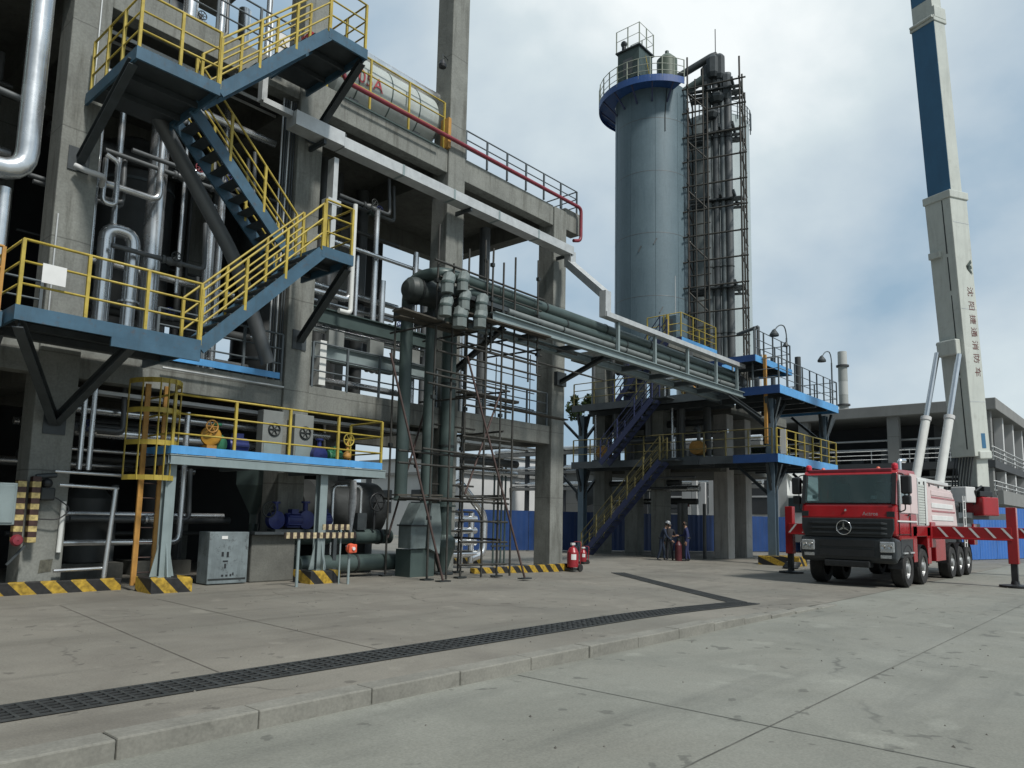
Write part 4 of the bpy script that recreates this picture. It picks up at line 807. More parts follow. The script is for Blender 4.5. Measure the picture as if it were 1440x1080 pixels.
deck(31, 38.6, 12.35, 16.0, 4.45, hgt=.36); deck(31, 33.6, 16.02, 23.2, 4.45, hgt=.36, fm=M_EDGE, sm=M_EDGE); MB().box(33.6, 16.2, 4.05, 41, 24, 4.4).build("concrete_slab", M_CONCD, tf)
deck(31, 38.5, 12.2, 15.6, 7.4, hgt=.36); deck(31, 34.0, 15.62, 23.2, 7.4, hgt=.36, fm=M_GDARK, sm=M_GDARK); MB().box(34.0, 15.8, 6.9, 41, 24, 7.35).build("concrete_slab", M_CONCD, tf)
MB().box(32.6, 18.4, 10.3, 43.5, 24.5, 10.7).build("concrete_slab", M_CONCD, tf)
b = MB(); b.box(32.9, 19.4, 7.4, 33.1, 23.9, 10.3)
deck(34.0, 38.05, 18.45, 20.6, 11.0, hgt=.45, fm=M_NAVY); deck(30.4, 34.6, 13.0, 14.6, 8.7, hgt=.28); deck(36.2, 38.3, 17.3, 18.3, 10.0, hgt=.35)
rail([(31.05, 23.1, 4.5), (31.05, 12.6, 4.5)], tf, M_OLIVE, h=1.15, gap=1.1); rail([(31.05, 12.4, 4.5), (38.55, 12.4, 4.5), (38.55, 15.9, 4.5)], tf, M_YEL, h=1.15, gap=1.1)
rail([(31.05, 23.1, 7.45), (31.05, 16.8, 7.45)], tf, M_OLIVE, h=1.15, gap=1.2); rail([(31.05, 13.4, 7.45), (31.05, 12.25, 7.45), (38.45, 12.25, 7.45), (38.45, 15.5, 7.45)], tf, M_GDARK, h=1.25, gap=.95, r=.018)
rail([(30.45, 13.05, 8.75), (34.5, 13.05, 8.75), (34.5, 14.5, 8.75)], tf, M_GDARK, h=1.2, gap=.95, r=.018)
rail([(34.05, 20.5, 11.05), (34.05, 18.5, 11.05), (38.0, 18.5, 11.05), (38.0, 20.5, 11.05)], tf, M_YEL, h=1.35, gap=1.2)
MB().bar((31.2, 12.9, 5), (31.2, 12.9, 8.9), .12, .12, (1, 0, 0)).build("post", M_ORANGE, tf)
flight((30.3, 22.0, RZ + .05), (30.3, 17.6, 4.45), (1, 0, 0), .68, tf, M_NAVY, M_DSTEEL, n=16, rm=M_OLIVE); flight((30.3, 20.9, 4.45), (30.3, 18.0, 7.4), (1, 0, 0), .68, tf, M_NAVY, M_DSTEEL, n=12, rm=M_NAVY)
flight((31.4, 20.9, 7.4), (31.4, 18.2, 10.5), (1, 0, 0), .68, tf, M_NAVY, M_DSTEEL, n=12, rm=M_NAVY)
MB().box(30.3, 16.8, 4.36, 31.0, 17.6, 4.42).build("stair_landing", M_DSTEEL, tf); MB().box(30.3, 17.2, 7.3, 31.0, 18.0, 7.36).build("stair_landing", M_DSTEEL, tf)
b = MB(); b.box(31.0, 11.55, RZ, 31.9, 12.4, .26); b.box(31.0, 12.4, RZ, 32.6, 13.3, .24); b.build("striped_footing", M_HAZY, tf, bevel=.02)
MB().box(31.3, 12.1, 4.55, 31.32, 12.34, 5.6).build("notice_board", M_PAPER, tf); MB().box(31.5, 12.42, 4.75, 32.3, 12.44, 5.35).build("notice_board", M_PAPER, tf)
# bits of machinery on the decks
random.seed(11)
for i, (x, y, z, lab, m) in enumerate(((32.2, 21.9, 4.48, "yellow machine on the lower blue deck beside the fourth concrete column", M_ORANGE), (32.2, 16.6, 4.48, "yellow grey machine on the lower blue deck right of the middle stairs", M_ORANGE), (33.3, 17.6, 7.43, "brown machine on the upper deck under the pipe bridge", M_ORANGE), (35.5, 14.3, 4.48, "grey valve machine on the lower blue deck under the street lamps", M_GDARK), (32.3, 14.6, 7.43, "grey machine behind the end of the pipe bridge", M_PIPEG))):
    o = thing("deck_machine", lab, "machine", (x, y, z)); MB().box(x - .5, y - .5, z, x + .5, y + .5, z + .18).build("base", M_GDARK, o)
    MB().lathe((x - .3, y, z + .6), [(.01, 0), (.33, .03), (.36, .2), (.36, .55), (.2, .75), (.01, .78)], 18, axis=(1, .2, 0)).build("casing", m, o); MB().tube(fillet([(x, y, z + .9), (x, y, z + 1.6), (x + .6, y + .5, z + 1.6)], .2), .09, 10).build("outlet_pipe", M_PIPEG, o)
for i in range(10):
    y = 13.5 + i * .95; z0 = random.choice((4.5, 7.45)); x = 35.6 + random.uniform(-.8, 1.4)
    pipe("riser_pipe", "upright pipe standing in the shade between the decks", [(x, y, z0), (x, y, z0 + 2.4)], random.uniform(.05, .16), random.choice((M_PIPEG, M_PIPED, M_CLAD)), group="upright pipes between the blue decks")
for i, (y, z, r, m, lab) in enumerate(((17.5, 5.9, .1, M_CLAD, "bright pipe crossing between the blue decks, lower one"), (18.5, 6.4, .16, M_PIPED, "dark pipe crossing between the blue decks"), (20, 3.5, .14, M_PIPED, "dark pipe crossing under the lower blue deck"))):
    pipe("cross_pipe", lab, [(33.0, y - 2, z), (33.3, y + 4, z)], r, m)
# ------------------------------------------------------------------ tanks
T1 = dep(916.5, 300, 46); T1.z = 0; RT = 2.24
t1 = thing("storage_tank", "tall blue grey cylindrical tank with a blue walkway ring near its top", "tank", (T1.x, T1.y, 10.7))
TANK1 = t1; ztop = 27.75
MB().lathe((T1.x, T1.y, 0), [(RT, 10.7), (RT, ztop)], 72).build("shell", M_TANK, t1)
MB().lathe((T1.x, T1.y, ztop), [(RT, 0), (RT * .6, .22), (.01, .4)], 48).build("roof", M_TANK, t1)
for z in (14.5, 18.3, 22.1, 25.4): MB().lathe((T1.x, T1.y, z), [(RT + .002, 0), (RT + .006, .01), (RT + .006, .025), (RT + .002, .035)], 72).build("weld_seam", M_PIPEG, t1)
ang = math.atan2(-T1.y, -T1.x)      # towards the camera
wk = MB(); RO = 3.25
a_s, a_e = ang - 2.6, ang + .62
for (z0, z1, r0, r1) in ((ztop - .42, ztop - .36, RT + .01, RO), ):
    wk.lathe((T1.x, T1.y, 0), [(r0, z0), (r1, z0), (r1, z0 + .06), (r0, z0 + .06), (r0, z0)], 48, smooth=False, a0=a_s, a1=a_e)
wk.lathe((T1.x, T1.y, 0), [(RO, ztop - .62), (RO + .03, ztop - .62), (RO + .03, ztop - .2), (RO, ztop - .2), (RO, ztop - .62)], 48, smooth=False, a0=a_s, a1=a_e)
wk.build("walkway", mat("walkway_blue", (.022, .075, .24), .5, 0, .1, 2), t1)
pts = [(T1.x + RO * math.cos(a_s + (a_e - a_s) * k / 15), T1.y + RO * math.sin(a_s + (a_e - a_s) * k / 15), ztop - .35) for k in range(16)]
rail(pts, t1, mat("pale_rail", (.33, .36, .30), .5, 0, .1, 3), h=1.25, mids=(.42, .83), gap=1.0, r=.02)
for k in range(8):
    a = a_s + (a_e - a_s) * (k + .5) / 8; MB().bar((T1.x + RT * math.cos(a), T1.y + RT * math.sin(a), ztop - 1.3), (T1.x + (RO - .1) * math.cos(a), T1.y + (RO - .1) * math.sin(a), ztop - .45), .08, .08).build("bracket", M_NAVY, t1)
cc = dep(893, 110, 45); hx = cc.x; hy = cc.y
pe = thing("penthouse_box", "dark box shaped housing with thin railing on top of the tall tank", "machine house", (hx, hy, ztop)); zb = 29.5
MB().box(hx - .75, hy - .75, ztop - .1, hx + .75, hy + .75, zb).build("housing", M_DUCT, pe, bevel=.02)
MB().box(hx - .85, hy - .85, zb, hx + .85, hy + .85, zb + .08).build("roof_plate", M_DSTEEL, pe)
rail([(hx - .8, hy + .8, zb + .08), (hx - .8, hy - .8, zb + .08), (hx + .8, hy - .8, zb + .08), (hx + .8, hy + .8, zb + .08)], pe, MATS["pale_rail"], h=1.35, mids=(.7,), gap=.9, r=.018)
MB().tube([(hx - .6, hy + .4, zb), (hx - .6, hy + .4, zb + .55)], .13, 10).build("vent", M_DSTEEL, pe); MB().sphere((hx - .6, hy + .4, zb + .6), .2, 6).build("vent_cap", M_DSTEEL, pe)
MB().box(hx - .77, hy - .3, ztop + .2, hx - .76, hy + .35, ztop + 1.2).build("door", M_PIPEG, pe); MB().tube([(hx + .3, hy - .85, ztop + .1), (hx - .2, hy - .85, ztop + 1.3)], .03, 6).build("stay", M_YEL, pe)
c2_ = dep(938, 110, 45.5)
o = thing("cyclone_drum", "greenish drum with pale conical cap on the tank top", "drum", (c2_.x, c2_.y, ztop)); MB().lathe((c2_.x, c2_.y, ztop), [(.62, -.1), (.62, 1.75), (.3, 2.1), (.01, 2.15)], 22).build("shell", mat("olive_drum", (.10, .13, .10), .5, .1, .15, 1.5), o); MB().tube([(c2_.x, c2_.y, ztop + 2.1), (c2_.x, c2_.y, ztop + 2.4)], .12, 10).build("nozzle", M_DUCT, o)
T2 = dep(1002, 300, 49); 
t2 = thing("storage_tank", "pale grey tank mostly hidden behind the scaffold tower", "tank", (T2.x, T2.y, 10.7)); z2 = 27.4
MB().lathe((T2.x, T2.y, 0), [(2.38, 9.5), (2.38, z2), (1.4, z2 + .25), (.01, z2 + .4)], 64).build("shell", M_TANK2, t2)
a2 = math.atan2(-T2.y, -T2.x)
rail([(T2.x + 2.5 * math.cos(a2 + t), T2.y + 2.5 * math.sin(a2 + t), z2 - .3) for t in [-.3 + .2 * k for k in range(12)]], t2, M_GDARK, h=1.1, gap=1, r=.018)
# ------------------------------------------------------------------ pipe tower with scaffold
tw = thing("pipe_tower_scaffold", "tall thin tube scaffold enclosing upright pipes beside the two tanks", "scaffold", tuple(dep(1005, 480, 44)))
zt = 30.0
def dz(u, d, z): p = dep(u, 300, d); return V((p.x, p.y, z))
cn = [dz(968, 44.2, 0), dz(1043, 43.0, 0), dz(1050, 45.4, 0), dz(975, 46.4, 0)]
heights = [29.0, 28.4, 27.5, 28.5]
mids_ = [(cn[0] * .62 + cn[1] * .38), (cn[1] + cn[2]) / 2]
for c, z in list(zip(cn, heights)) + [(mids_[0], 26.5), (mids_[1], 28)]:
    MB().tube([(c.x, c.y, 8.6), (c.x, c.y, z + .6)], .06, 6).build("upright_pole", M_SCAF, tw)
k = 0; z = 10.5
while z < 28.2:
    for i, j in ((0, 1), (1, 2), (3, 0)):
        a_, c_ = cn[i], cn[j]; d = (c_ - a_).normalized() * .35
        MB().tube([(a_.x - d.x, a_.y - d.y, z), (c_.x + d.x, c_.y + d.y, z + .08)], .05, 6).build("ledger_pole", M_SCAF, tw)
    if k % 2 == 0: a_, c_ = cn[1], cn[2]; MB().tube([(a_.x, a_.y, z), (c_.x, c_.y, z + 1.5)], .045, 6).build("diagonal_pole", M_SCAF, tw); MB().tube([(mids_[0].x, mids_[0].y, z), (cn[0].x, cn[0].y, z + 1.3)], .045, 6).build("diagonal_pole", M_SCAF, tw)
    z += 1.55; k += 1
for z in (15.2, 20.6, 24.8, 27.6):
    b = MB()
    for t in (.25, .45, .65, .8):
        p, q = cn[0].lerp(cn[3], t), cn[1].lerp(cn[2], t); b.bar((p.x, p.y, z), (q.x, q.y, z + random.uniform(-.1, .1)), .26, .08)
    for t in (.35, .6, .85): p, q = cn[0].lerp(cn[1], t), cn[3].lerp(cn[2], t); b.bar((p.x, p.y, z + .12), (q.x, q.y, z + .2), .14, .2)
    b.build("plank_deck", M_DSTEEL, tw)
for i, (u, d, r, z0, z1, m, lab) in enumerate(((996.5, 44.6, .25, 9, 28.6, M_SILT, "thick grey upright pipe in the scaffold tower, left one"), (1008, 44.4, .2, 9, 29.3, M_PIPEG, "darker upright pipe in the middle of the scaffold tower"), (1017, 44.2, .15, 8.6, 29.3, M_SILT, "slim grey upright pipe in the scaffold tower"), (1026, 44.2, .22, 8.6, 28.6, M_PIPEG, "thick upright pipe at the right of the scaffold tower"))):
    c = dz(u, d, 0); pipe("tower_pipe", lab, [(c.x, c.y, z0), (c.x, c.y, z1)], r, m, n=14, bands=[((c.x, c.y, zz), (c.x, c.y, zz + .2)) for zz in (12.5, 16.5, 20.5, 24.5)])
a_ = dz(950, 45.2, 28.2); c_ = dz(1003, 44.4, 29.7); 
pipe("overhead_duct", "upper one of two dark fat ducts joining tank top and scaffold tower", [a_ + V((0, 0, .6)), c_ + V((0, 0, .1)), dz(1010, 44.4, 29.9)], .22, M_DSTEEL, n=14)
pipe("overhead_duct", "lower one of two dark fat ducts joining tank top and scaffold tower", [a_ + V((0, 0, -.7)), c_ + V((0, 0, -1.0))], .27, M_DUCT, n=14)
hb = thing("flange_cluster", "dark clump of flanges and hoods at the top of the scaffold tower", "duct", tuple(dz(1004, 44.2, 28.6)))
for (u, d, z0, z1, s) in ((996, 44.6, 28.0, 29.3, .38), (1005, 44.2, 28.3, 29.7, .4), (1014, 44.2, 28.2, 29.8, .36), (1023, 44.2, 26.9, 28.6, .34), (1010, 44.2, 26.7, 27.3, .5), (1002, 44.2, 25.7, 26.2, .42)):
    c = dz(u, d, 0); MB().lathe((c.x, c.y, 0), [(.01, z0), (s * .7, z0), (s, z0 + .25), (s, z1 - .2), (s * .6, z1), (.01, z1)], 8, smooth=False).build("flange_box", M_DSTEEL, hb)
c = dz(1009, 44.2, 0); tag(MB().tube([(c.x, c.y, 29.9), (c.x, c.y, 31.5)], .03, 6).build("lightning_rod", M_DSTEEL), "thin lightning rod at the very top of the scaffold tower", "lightning rod")
c = dz(966, 45, 0); lg = thing("cable_ladder", "brownish cable ladder running down the right side of the blue grey tank", "cable ladder", (c.x, c.y, 11))
for s in (-.16, .16): MB().tube([(c.x + s * .6, c.y - s * .6, 11), (c.x + s * .6, c.y - s * .6, 26.8)], .05, 6).build("rail", M_SCAFO, lg)
b = MB(); [b.bar((c.x - .1, c.y + .1, 11 + k * .8), (c.x + .1, c.y - .1, 11 + k * .8), .06, .1) for k in range(20)]; b.build("rungs", M_SCAF, lg)
c = dz(949, 41.2, 0); tag(MB().tube([(c.x, c.y, 11.1), (c.x, c.y, 14.9)], .03, 6).build("thin_mast", M_GALV), "thin pale mast in front of the tank foot", "mast")
c = dz(952, 41.4, 0); o = thing("transformer_box", "tall grey box on the small blue deck before the tank", "cabinet", (c.x, c.y, 11)); MB().box(c.x - .7, c.y - .3, 11.05, c.x + .5, c.y + .6, 12.6).build("body", M_TANK, o, bevel=.03); MB().box(c.x - .71, c.y - .1, 11.3, c.x - .7, c.y + .4, 12.4).build("door", M_PIPEG, o)
c = dz(938, 40, 0); tag(MB().tube([(c.x, c.y, 10.7), (c.x, c.y, 12.4)], .09, 8).build("bollard_pipe", M_YEL), "yellow stub pipe beside the tall grey box at the tank foot", "pipe")
o = thing("steel_goal_frame", "dark portal of pipes right of the scaffold tower above the small deck", "frame", tuple(dz(1058, 41, 8.8)))
for u in (1058, 1063): p = dz(u, 41, 0); MB().tube([(p.x, p.y, 8.9), (p.x, p.y, 12.1)], .09, 8).build("leg", M_PIPEG, o)
p, q = dz(1034, 42, 11.9), dz(1063, 41, 12.1); MB().tube([p, q], .1, 8).build("cross_pipe", M_PIPEG, o); p = dz(1056, 41, 10.4); MB().box(p.x - .1, p.y - .5, 10.35, p.x + .5, p.y + .1, 10.5).build("shelf", M_PALE, o)
p = dz(1061, 39.5, 0); tag(MB().box(p.x - .15, p.y - .15, 7.5, p.x + .15, p.y + .15, 9.6).build("white_post", M_PALE, bevel=.02), "stout white post standing at the pipe bridge end", "post")
# street lamps on the platform
def lamp(x, y, z0, h, lab, second):
    o = thing("street_lamp", lab, "lamp", (x, y, z0)); m = M_GDARK
    MB().tube([(x, y, z0), (x, y, z0 + h - .5)], .04, 8).build("pole", m, o)
    pts = [(x, y, z0 + h - .5)] + [(x - .35 + .35 * math.cos(t) - (.45 * max(0, t - PI / 2)), y + .0, z0 + h - .5 + .5 * math.sin(min(t, PI * .93))) for t in [PI * k / 10 for k in range(1, 11)]]
    MB().tube(pts, .028, 7).build("arm", m, o); e = V(pts[-1]); MB().lathe((e.x, e.y, e.z - .3), [(.01, .3), (.07, .28), (.2, .08), (.2, 0), (.01, -.03)], 12).build("lamp_head", M_DSTEEL, o)
    if second: MB().lathe((x - .12, y, z0 + h - .95), [(.01, .25), (.06, .22), (.14, .05), (.01, 0)], 10).build("lamp_head", M_DSTEEL, o); MB().tube([(x, y, z0 + h - .75), (x - .12, y, z0 + h - .72)], .02, 6).build("side_arm", m, o)
lamp(32.95, 12.6, 7.45, 3.0, "taller street lamp with two lamp heads on the upper blue deck", True); lamp(38.3, 12.4, 7.45, 2.75, "single headed street lamp at the far corner of the upper blue deck", False)

# ------------------------------------------------------------------ blue hoarding
def hoarding(label, p, q, h, m, z=RZ):
    p, q = V(p), V(q); o = thing("blue_hoarding", label, "fence", (p.x, p.y, z)); L_ = (q - p).length; n = max(1, round(L_ / 2.0)); d = (q - p).normalized(); s = V((-d.y, d.x, 0))
    for k in range(n):
        a_, c_ = p + d * (L_ * k / n + .015), p + d * (L_ * (k + 1) / n - .015); b = MB(); r = 12
        poly = []
        for j in range(r + 1): poly.append(a_.lerp(c_, j / r) + s * (.018 if j % 2 else 0))
        vs = [(v.x, v.y, z + .05) for v in poly] + [(v.x, v.y, z + h) for v in poly] + [(v.x + s.x * .02, v.y + s.y * .02, z + .05) for v in poly] + [(v.x + s.x * .02, v.y + s.y * .02, z + h) for v in poly]; t = r + 1
        fs = [(j, j + 1, t + j + 1, t + j) for j in range(r)] + [(2 * t + j, 3 * t + j, 3 * t + j + 1, 2 * t + j + 1) for j in range(r)] + [(t + j, t + j + 1, 3 * t + j + 1, 3 * t + j) for j in range(r)]
        b.add(vs, fs); b.build("panel", m, o)
        MB().box(a_.x - .04, a_.y + .05, z, a_.x + .04, a_.y + .13, z + h - .05).build("post", M_GDARK, o)
    return o
hoarding("long dark blue hoarding behind the scaffold and the platform columns", (27.6, 28.0, RZ), (43.4, 19.4, RZ), 2.15, M_HOARD)
hoarding("dark blue hoarding hidden partly behind the truck cab", (43.6, 19.3, RZ), (52, 14.5, RZ), 2.15, M_HOARD)
hoarding("bright blue hoarding at the right edge behind the outrigger", (45.5, 8.4, RZ), (57, 5.4, RZ), 2.9, M_HOARDL)

# ------------------------------------------------------------------ background
fb = thing("far_plant_building", "long open concrete plant building far behind the fire truck", "building", (70, 10.5, RZ))
MB().box(69.7, 10.0, 11.05, 118, 48, 12.0).build("roof_slab", M_FARC, fb, bevel=.05)
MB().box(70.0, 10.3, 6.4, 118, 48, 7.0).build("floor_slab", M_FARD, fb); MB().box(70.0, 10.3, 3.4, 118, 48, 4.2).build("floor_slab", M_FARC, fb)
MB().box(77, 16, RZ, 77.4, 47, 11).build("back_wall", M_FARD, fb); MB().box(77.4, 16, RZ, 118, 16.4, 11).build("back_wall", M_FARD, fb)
for y in (10.5, 17.3, 25.0, 33, 41): MB().box(70.1, y, RZ, 70.9, y + .9, 11.05).build("column", M_FARC, fb)
for x in (75.5, 81, 86.5, 92, 98, 105, 112): MB().box(x, 10.45, RZ, x + .6, 11.1, 11.05).build("column", M_PALE, fb)
for z in (6.95, 4.2): rail([(70.15, 44, z), (70.15, 10.4, z), (112, 10.4, z)], fb, M_GALV, h=1.15, gap=3.0, r=.04)
MB().box(70.2, 9.9, 3.5, 112, 10.3, 4.6).build("balcony_band", M_FARC, fb)
random.seed(5)
for k in range(26):
    y = 12 + k * 1.25; z = 7 if k % 2 else 4.2
    MB().box(72, y, z, 73.4, y + random.uniform(.3, 1.3), z + random.uniform(.5, 2.6)).build("equipment", random.choice((M_FARC, M_PIPEG, M_FARC, M_DSTEEL)), fb)
for k in range(4): z = (8.3, 9.1, 5.2, 5.8)[k]; MB().tube([(71.5, 12, z), (71.5, 40, z + .1)], .1, 8).build("pipe_run", M_GALV, fb)
ch = thing("chimney", "distant striped grey and white round chimney", "chimney", (140, 43.4, RZ)); 
MB().lathe((140, 43.4, 0), [(.95, RZ), (.8, 20)], 24).build("shaft", M_CHIMG, ch)
for k, (z0, z1) in enumerate(((20, 22.5), (22.5, 25), (25, 27.5), (27.5, 30.2), (30.2, 33.0))):
    MB().lathe((140, 43.4, 0), [(.8, z0), (.78, z1)], 24).build("band", M_CHIMW if k % 2 == 0 else M_CHIMG, ch)
for z in (30.2, 23.0): MB().lathe((140, 43.4, z), [(.8, 0), (1.1, 0), (1.1, .3), (.8, .3)], 24, smooth=False).build("platform_ring", M_FARD, ch)
def shed(lab, x0, y0, x1, y1, h, m=M_PALE):
    o = thing("pale_shed", lab, "building", (x0, y0, RZ)); MB().box(x0, y0, RZ, x1, y1, h).build("wall", m, o); MB().box(x0 - .3, y0 - .3, h, x1 + .3, y1 + .3, h + .25).build("roof", M_FARC, o)
    n = max(2, int((y1 - y0) / 3.5))
    for k in range(n): y = y0 + (y1 - y0) * (k + .3) / n; f = MB().box(x0 - .05, y, h * .35, x0 - .01, y + 1.3, h * .75).build("window", M_FARD, o); MB().box(x0 - .08, y, h * .55, x0 - .06, y + 1.3, h * .57).build("frame", M_PALE, f)
shed("pale building seen low between the scaffold and the fourth column", 44, 44, 54, 56, 5.2); shed("pale building behind the platform columns above the hoarding", 56, 22, 66, 33, 6.5); shed("pale building behind the tank platform further left", 58, 36, 70, 50, 6.0, M_FARC)
shed("whitish building seen through the last bay above the lower beam", 70, 66, 84, 92, 9.5)
pr = thing("far_pipe_rack", "distant steel pipe rack seen under the decks", "pipe rack", (50, 30, RZ))
for y in range(22, 46, 4):
    MB().box(49.8, y, RZ, 50.1, y + .3, 7.5).build("post", M_FARD, pr); 
for z in (4.0, 5.4, 7.0):
    MB().box(49.7, 21, z, 50.2, 46, z + .25).build("beam", M_FARC, pr); MB().tube([(50, 21, z + .5), (50, 46, z + .5)], .22, 10).build("pipe_run", M_CLAD, pr)
for k, (x, y, r) in enumerate(((46, 33, .8), (47, 31.0, .8))): 
    o = tag(MB().lathe((x, y, 3.4), [(.01, -1.5), (r, -1.4), (r, 1.4), (.01, 1.5)], 20, axis=(0.8, .6, 0)).build("far_drum", M_PIPED), ("left" if k == 0 else "right") + " one of two dark round drum ends seen under the lower deck", "drum")
def crown(o, c, R, n, seed):
    rnd = random.Random(seed); b = MB(); cl = [(V((rnd.gauss(0, .5), rnd.gauss(0, .5), rnd.gauss(0, .4))) * R + V(c), R * rnd.uniform(.25, .5)) for _ in range(12)]
    for _ in range(n):
        p0, r = rnd.choice(cl); d = V((rnd.gauss(0, 1), rnd.gauss(0, 1), rnd.gauss(0, 1))).normalized(); p = p0 + d * r * rnd.random() ** .4; a_ = V((rnd.gauss(0, 1), rnd.gauss(0, 1), rnd.gauss(0, 1))).normalized(); e = a_.cross(d + V((.01, 0, 0))).normalized(); s = rnd.uniform(.1, .2)
        b.add([p - a_ * s, p + e * s * .6, p + a_ * s, p - e * s * .6], [(0, 1, 2, 3)])
    b.build("crown", M_LEAF, o)
for i, (u, d, zc, R, lab) in enumerate(((818, 60, 10.6, 1.1, "small green tree seen just right of the fourth column"), (1040, 80, 8.0, 3, "green tree far behind the platform columns"))):
    c = dep(u, 500, d); o = thing("tree", lab, "tree", (c.x, c.y, RZ)); MB().tube([(c.x, c.y, RZ), (c.x + .1, c.y, zc * .5), (c.x, c.y + .2, zc - .5)], [.25, .18, .08], 8).build("trunk", M_BARK, o); crown(o, (c.x, c.y, zc), R, 1300, i)
# small white mobile crane behind the truck
wc = thing("white_crane", "white mobile crane glimpsed left of the truck cab behind the hoarding", "crane", (47, 17.6, RZ))
MB().box(46.2, 16.6, .5, 50.5, 19.2, 1.3).build("chassis", M_FARC, wc); MB().box(46.4, 16.8, 1.3, 48.0, 18.0, 3.4).build("cab", M_WHITE, wc, bevel=.1); MB().box(46.35, 16.95, 2.3, 46.39, 17.85, 3.2).build("windscreen", M_DGLASS, wc)
MB().bar((47.0, 18.3, 5.2), (49.8, 16.2, 2.6), .6, .7).build("boom", M_WHITE, wc); MB().bar((47.2, 18.4, 1.3), (47.2, 18.4, 5.0), .5, .5, (1, 0, 0)).build("mast", M_WHITE, wc)
for (x, y) in ((47, 16.7), (49.5, 16.7), (47, 19.1), (49.5, 19.1)): MB().lathe((x, y - .15, .38), [(.01, 0), (.5, 0), (.52, .15), (.5, .3), (.01, .3)], 18, axis=(0, 1, 0)).build("wheel", M_RUB, wc)

# ------------------------------------------------------------------ fire truck
ft = thing("fire_truck", "red fire truck with black grille and raised white and blue boom standing on outriggers", "fire truck", (22.7, 6.97, RZ))
TY0, TY1, TC = 5.74, 8.40, 7.07
# cab
y0_, ey = TY0 + .02, (0, TY1 - TY0 - .04, 0)
b = MB(); b.prism([(22.74, y0_, 1.3), (22.70, y0_, 1.84), (22.79, y0_, 2.235), (25.05, y0_, 2.235), (25.05, y0_, 1.3), (24.72, y0_, 1.3), (24.5, y0_, 1.16), (23.2, y0_, 1.16), (23.0, y0_, 1.3)], ey)
cab = b.build("cab", M_RED, ft, bevel=.09)
b = MB(); b.prism([(22.97, y0_, 3.06), (23.14, y0_, 3.21), (24.95, y0_, 3.26), (25.05, y0_, 3.12), (25.05, y0_, 3.06)], ey); b.build("cab_roof", M_RED, cab, bevel=.07)
MB().box(24.2, y0_ + .05, 2.22, 24.245, TY1 - .08, 3.05).build('dark_backing', M_BLACK, cab); b = MB(); b.box(24.25, y0_, 2.2, 25.05, TY1 - .02, 3.07); b.build("cab_rear", M_RED, cab)  # black sheet added behind the seats to darken the cab interior
b = MB()
for y in (y0_ + .06, TY1 - .08): b.bar((22.84, y, 2.2), (23.03, y, 3.08), .12, .12, (1, 0, 0))
b.build("pillars", M_RED, cab)
b = MB(); b.box(22.9, y0_ + .1, 2.2, 23.35, TY1 - .12, 2.3); b.build("dashboard", M_BLACK, cab)
for y in (6.35, 7.55): MB().box(23.75, y - .24, 2.2, 23.95, y + .24, 2.85).build("seat", M_PANEL, cab, bevel=.05); MB().box(23.74, y - .13, 2.86, 23.9, y + .13, 3.0).build("headrest", M_REDP, cab, bevel=.03)
MB().tube([V((23.45, 6.4, 2.42)) + V((.06 * math.sin(t), .2 * math.cos(t), .19 * math.sin(t))) for t in [2 * PI * k / 20 for k in range(21)]], .016, 6, False).build("steering_wheel", M_BLACK, cab)
wn = V((-.975, 0, .22)).normalized(); wu = V((.2, 0, .88)).normalized()
b = MB(); b.obox((22.868, TC, 2.655), wn * .004, V((0, 1.22, 0)), wu * .42); b.build("windscreen", M_GLASS, cab)
b = MB(); b.obox((22.86, TC, 2.22), wn * .016, V((0, 1.27, 0)), wu * .05); b.obox((22.86, TC - 1.25, 2.65), wn * .016, V((0, .05, 0)), wu * .45); b.obox((22.86, TC + 1.25, 2.65), wn * .016, V((0, .05, 0)), wu * .45); b.build("windscreen_frame", M_BLACK, cab)
for yy in (6.4, 7.3): MB().bar((22.835, yy, 2.27), (22.86, yy + .62, 2.36), .02, .02).build("wiper", M_BLACK, cab)
for yy, zz, w_, h_ in ((8.0, 2.42, .14, .12), (6.35, 2.4, .16, .1)): o = MB(); o.obox((22.845 + (zz - 2.42) * .2, yy, zz), wn * .004, V((0, w_ / 2, 0)), wu * h_ / 2); o.build("paper_notice", M_PAPER, cab)
MB().obox((22.846, 7.62, 2.5), wn * .003, V((0, .02, 0)), wu * .12).build("reflection_tag", M_RED, cab)
MB().box(23.05, TY0 + .16, 3.12, 23.3, TY1 - .16, 3.24).build("sun_visor", M_REDP, cab, bevel=.03)
# white A pillar strip and side glass
MB().box(23.05, TY0 - .005, 2.05, 23.22, TY0 + .02, 3.05).build("white_pillar_panel", M_WHITE, cab)
MB().box(23.1, TY0 + .02, 2.24, 24.25, TY0 + .03, 3.06).build("side_window", M_GLASS, cab); MB().box(24.25, TY0 - .006, 1.98, 25.04, TY0 + .02, 3.15).build("pale_side_panel", M_PINK, cab); MB().box(23.1, TY0 - .006, 1.98, 24.2, TY0 + .02, 2.22).build("pale_side_panel", M_PINK, cab)
MB().box(22.82, TY0 - .012, 1.72, 24.9, TY0 + .02, 1.76).build("white_stripe", M_PAPER, cab); MB().box(23.9, TY0 - .03, 1.9, 24.1, TY0, 1.94).build("door_handle", M_BLACK, cab)
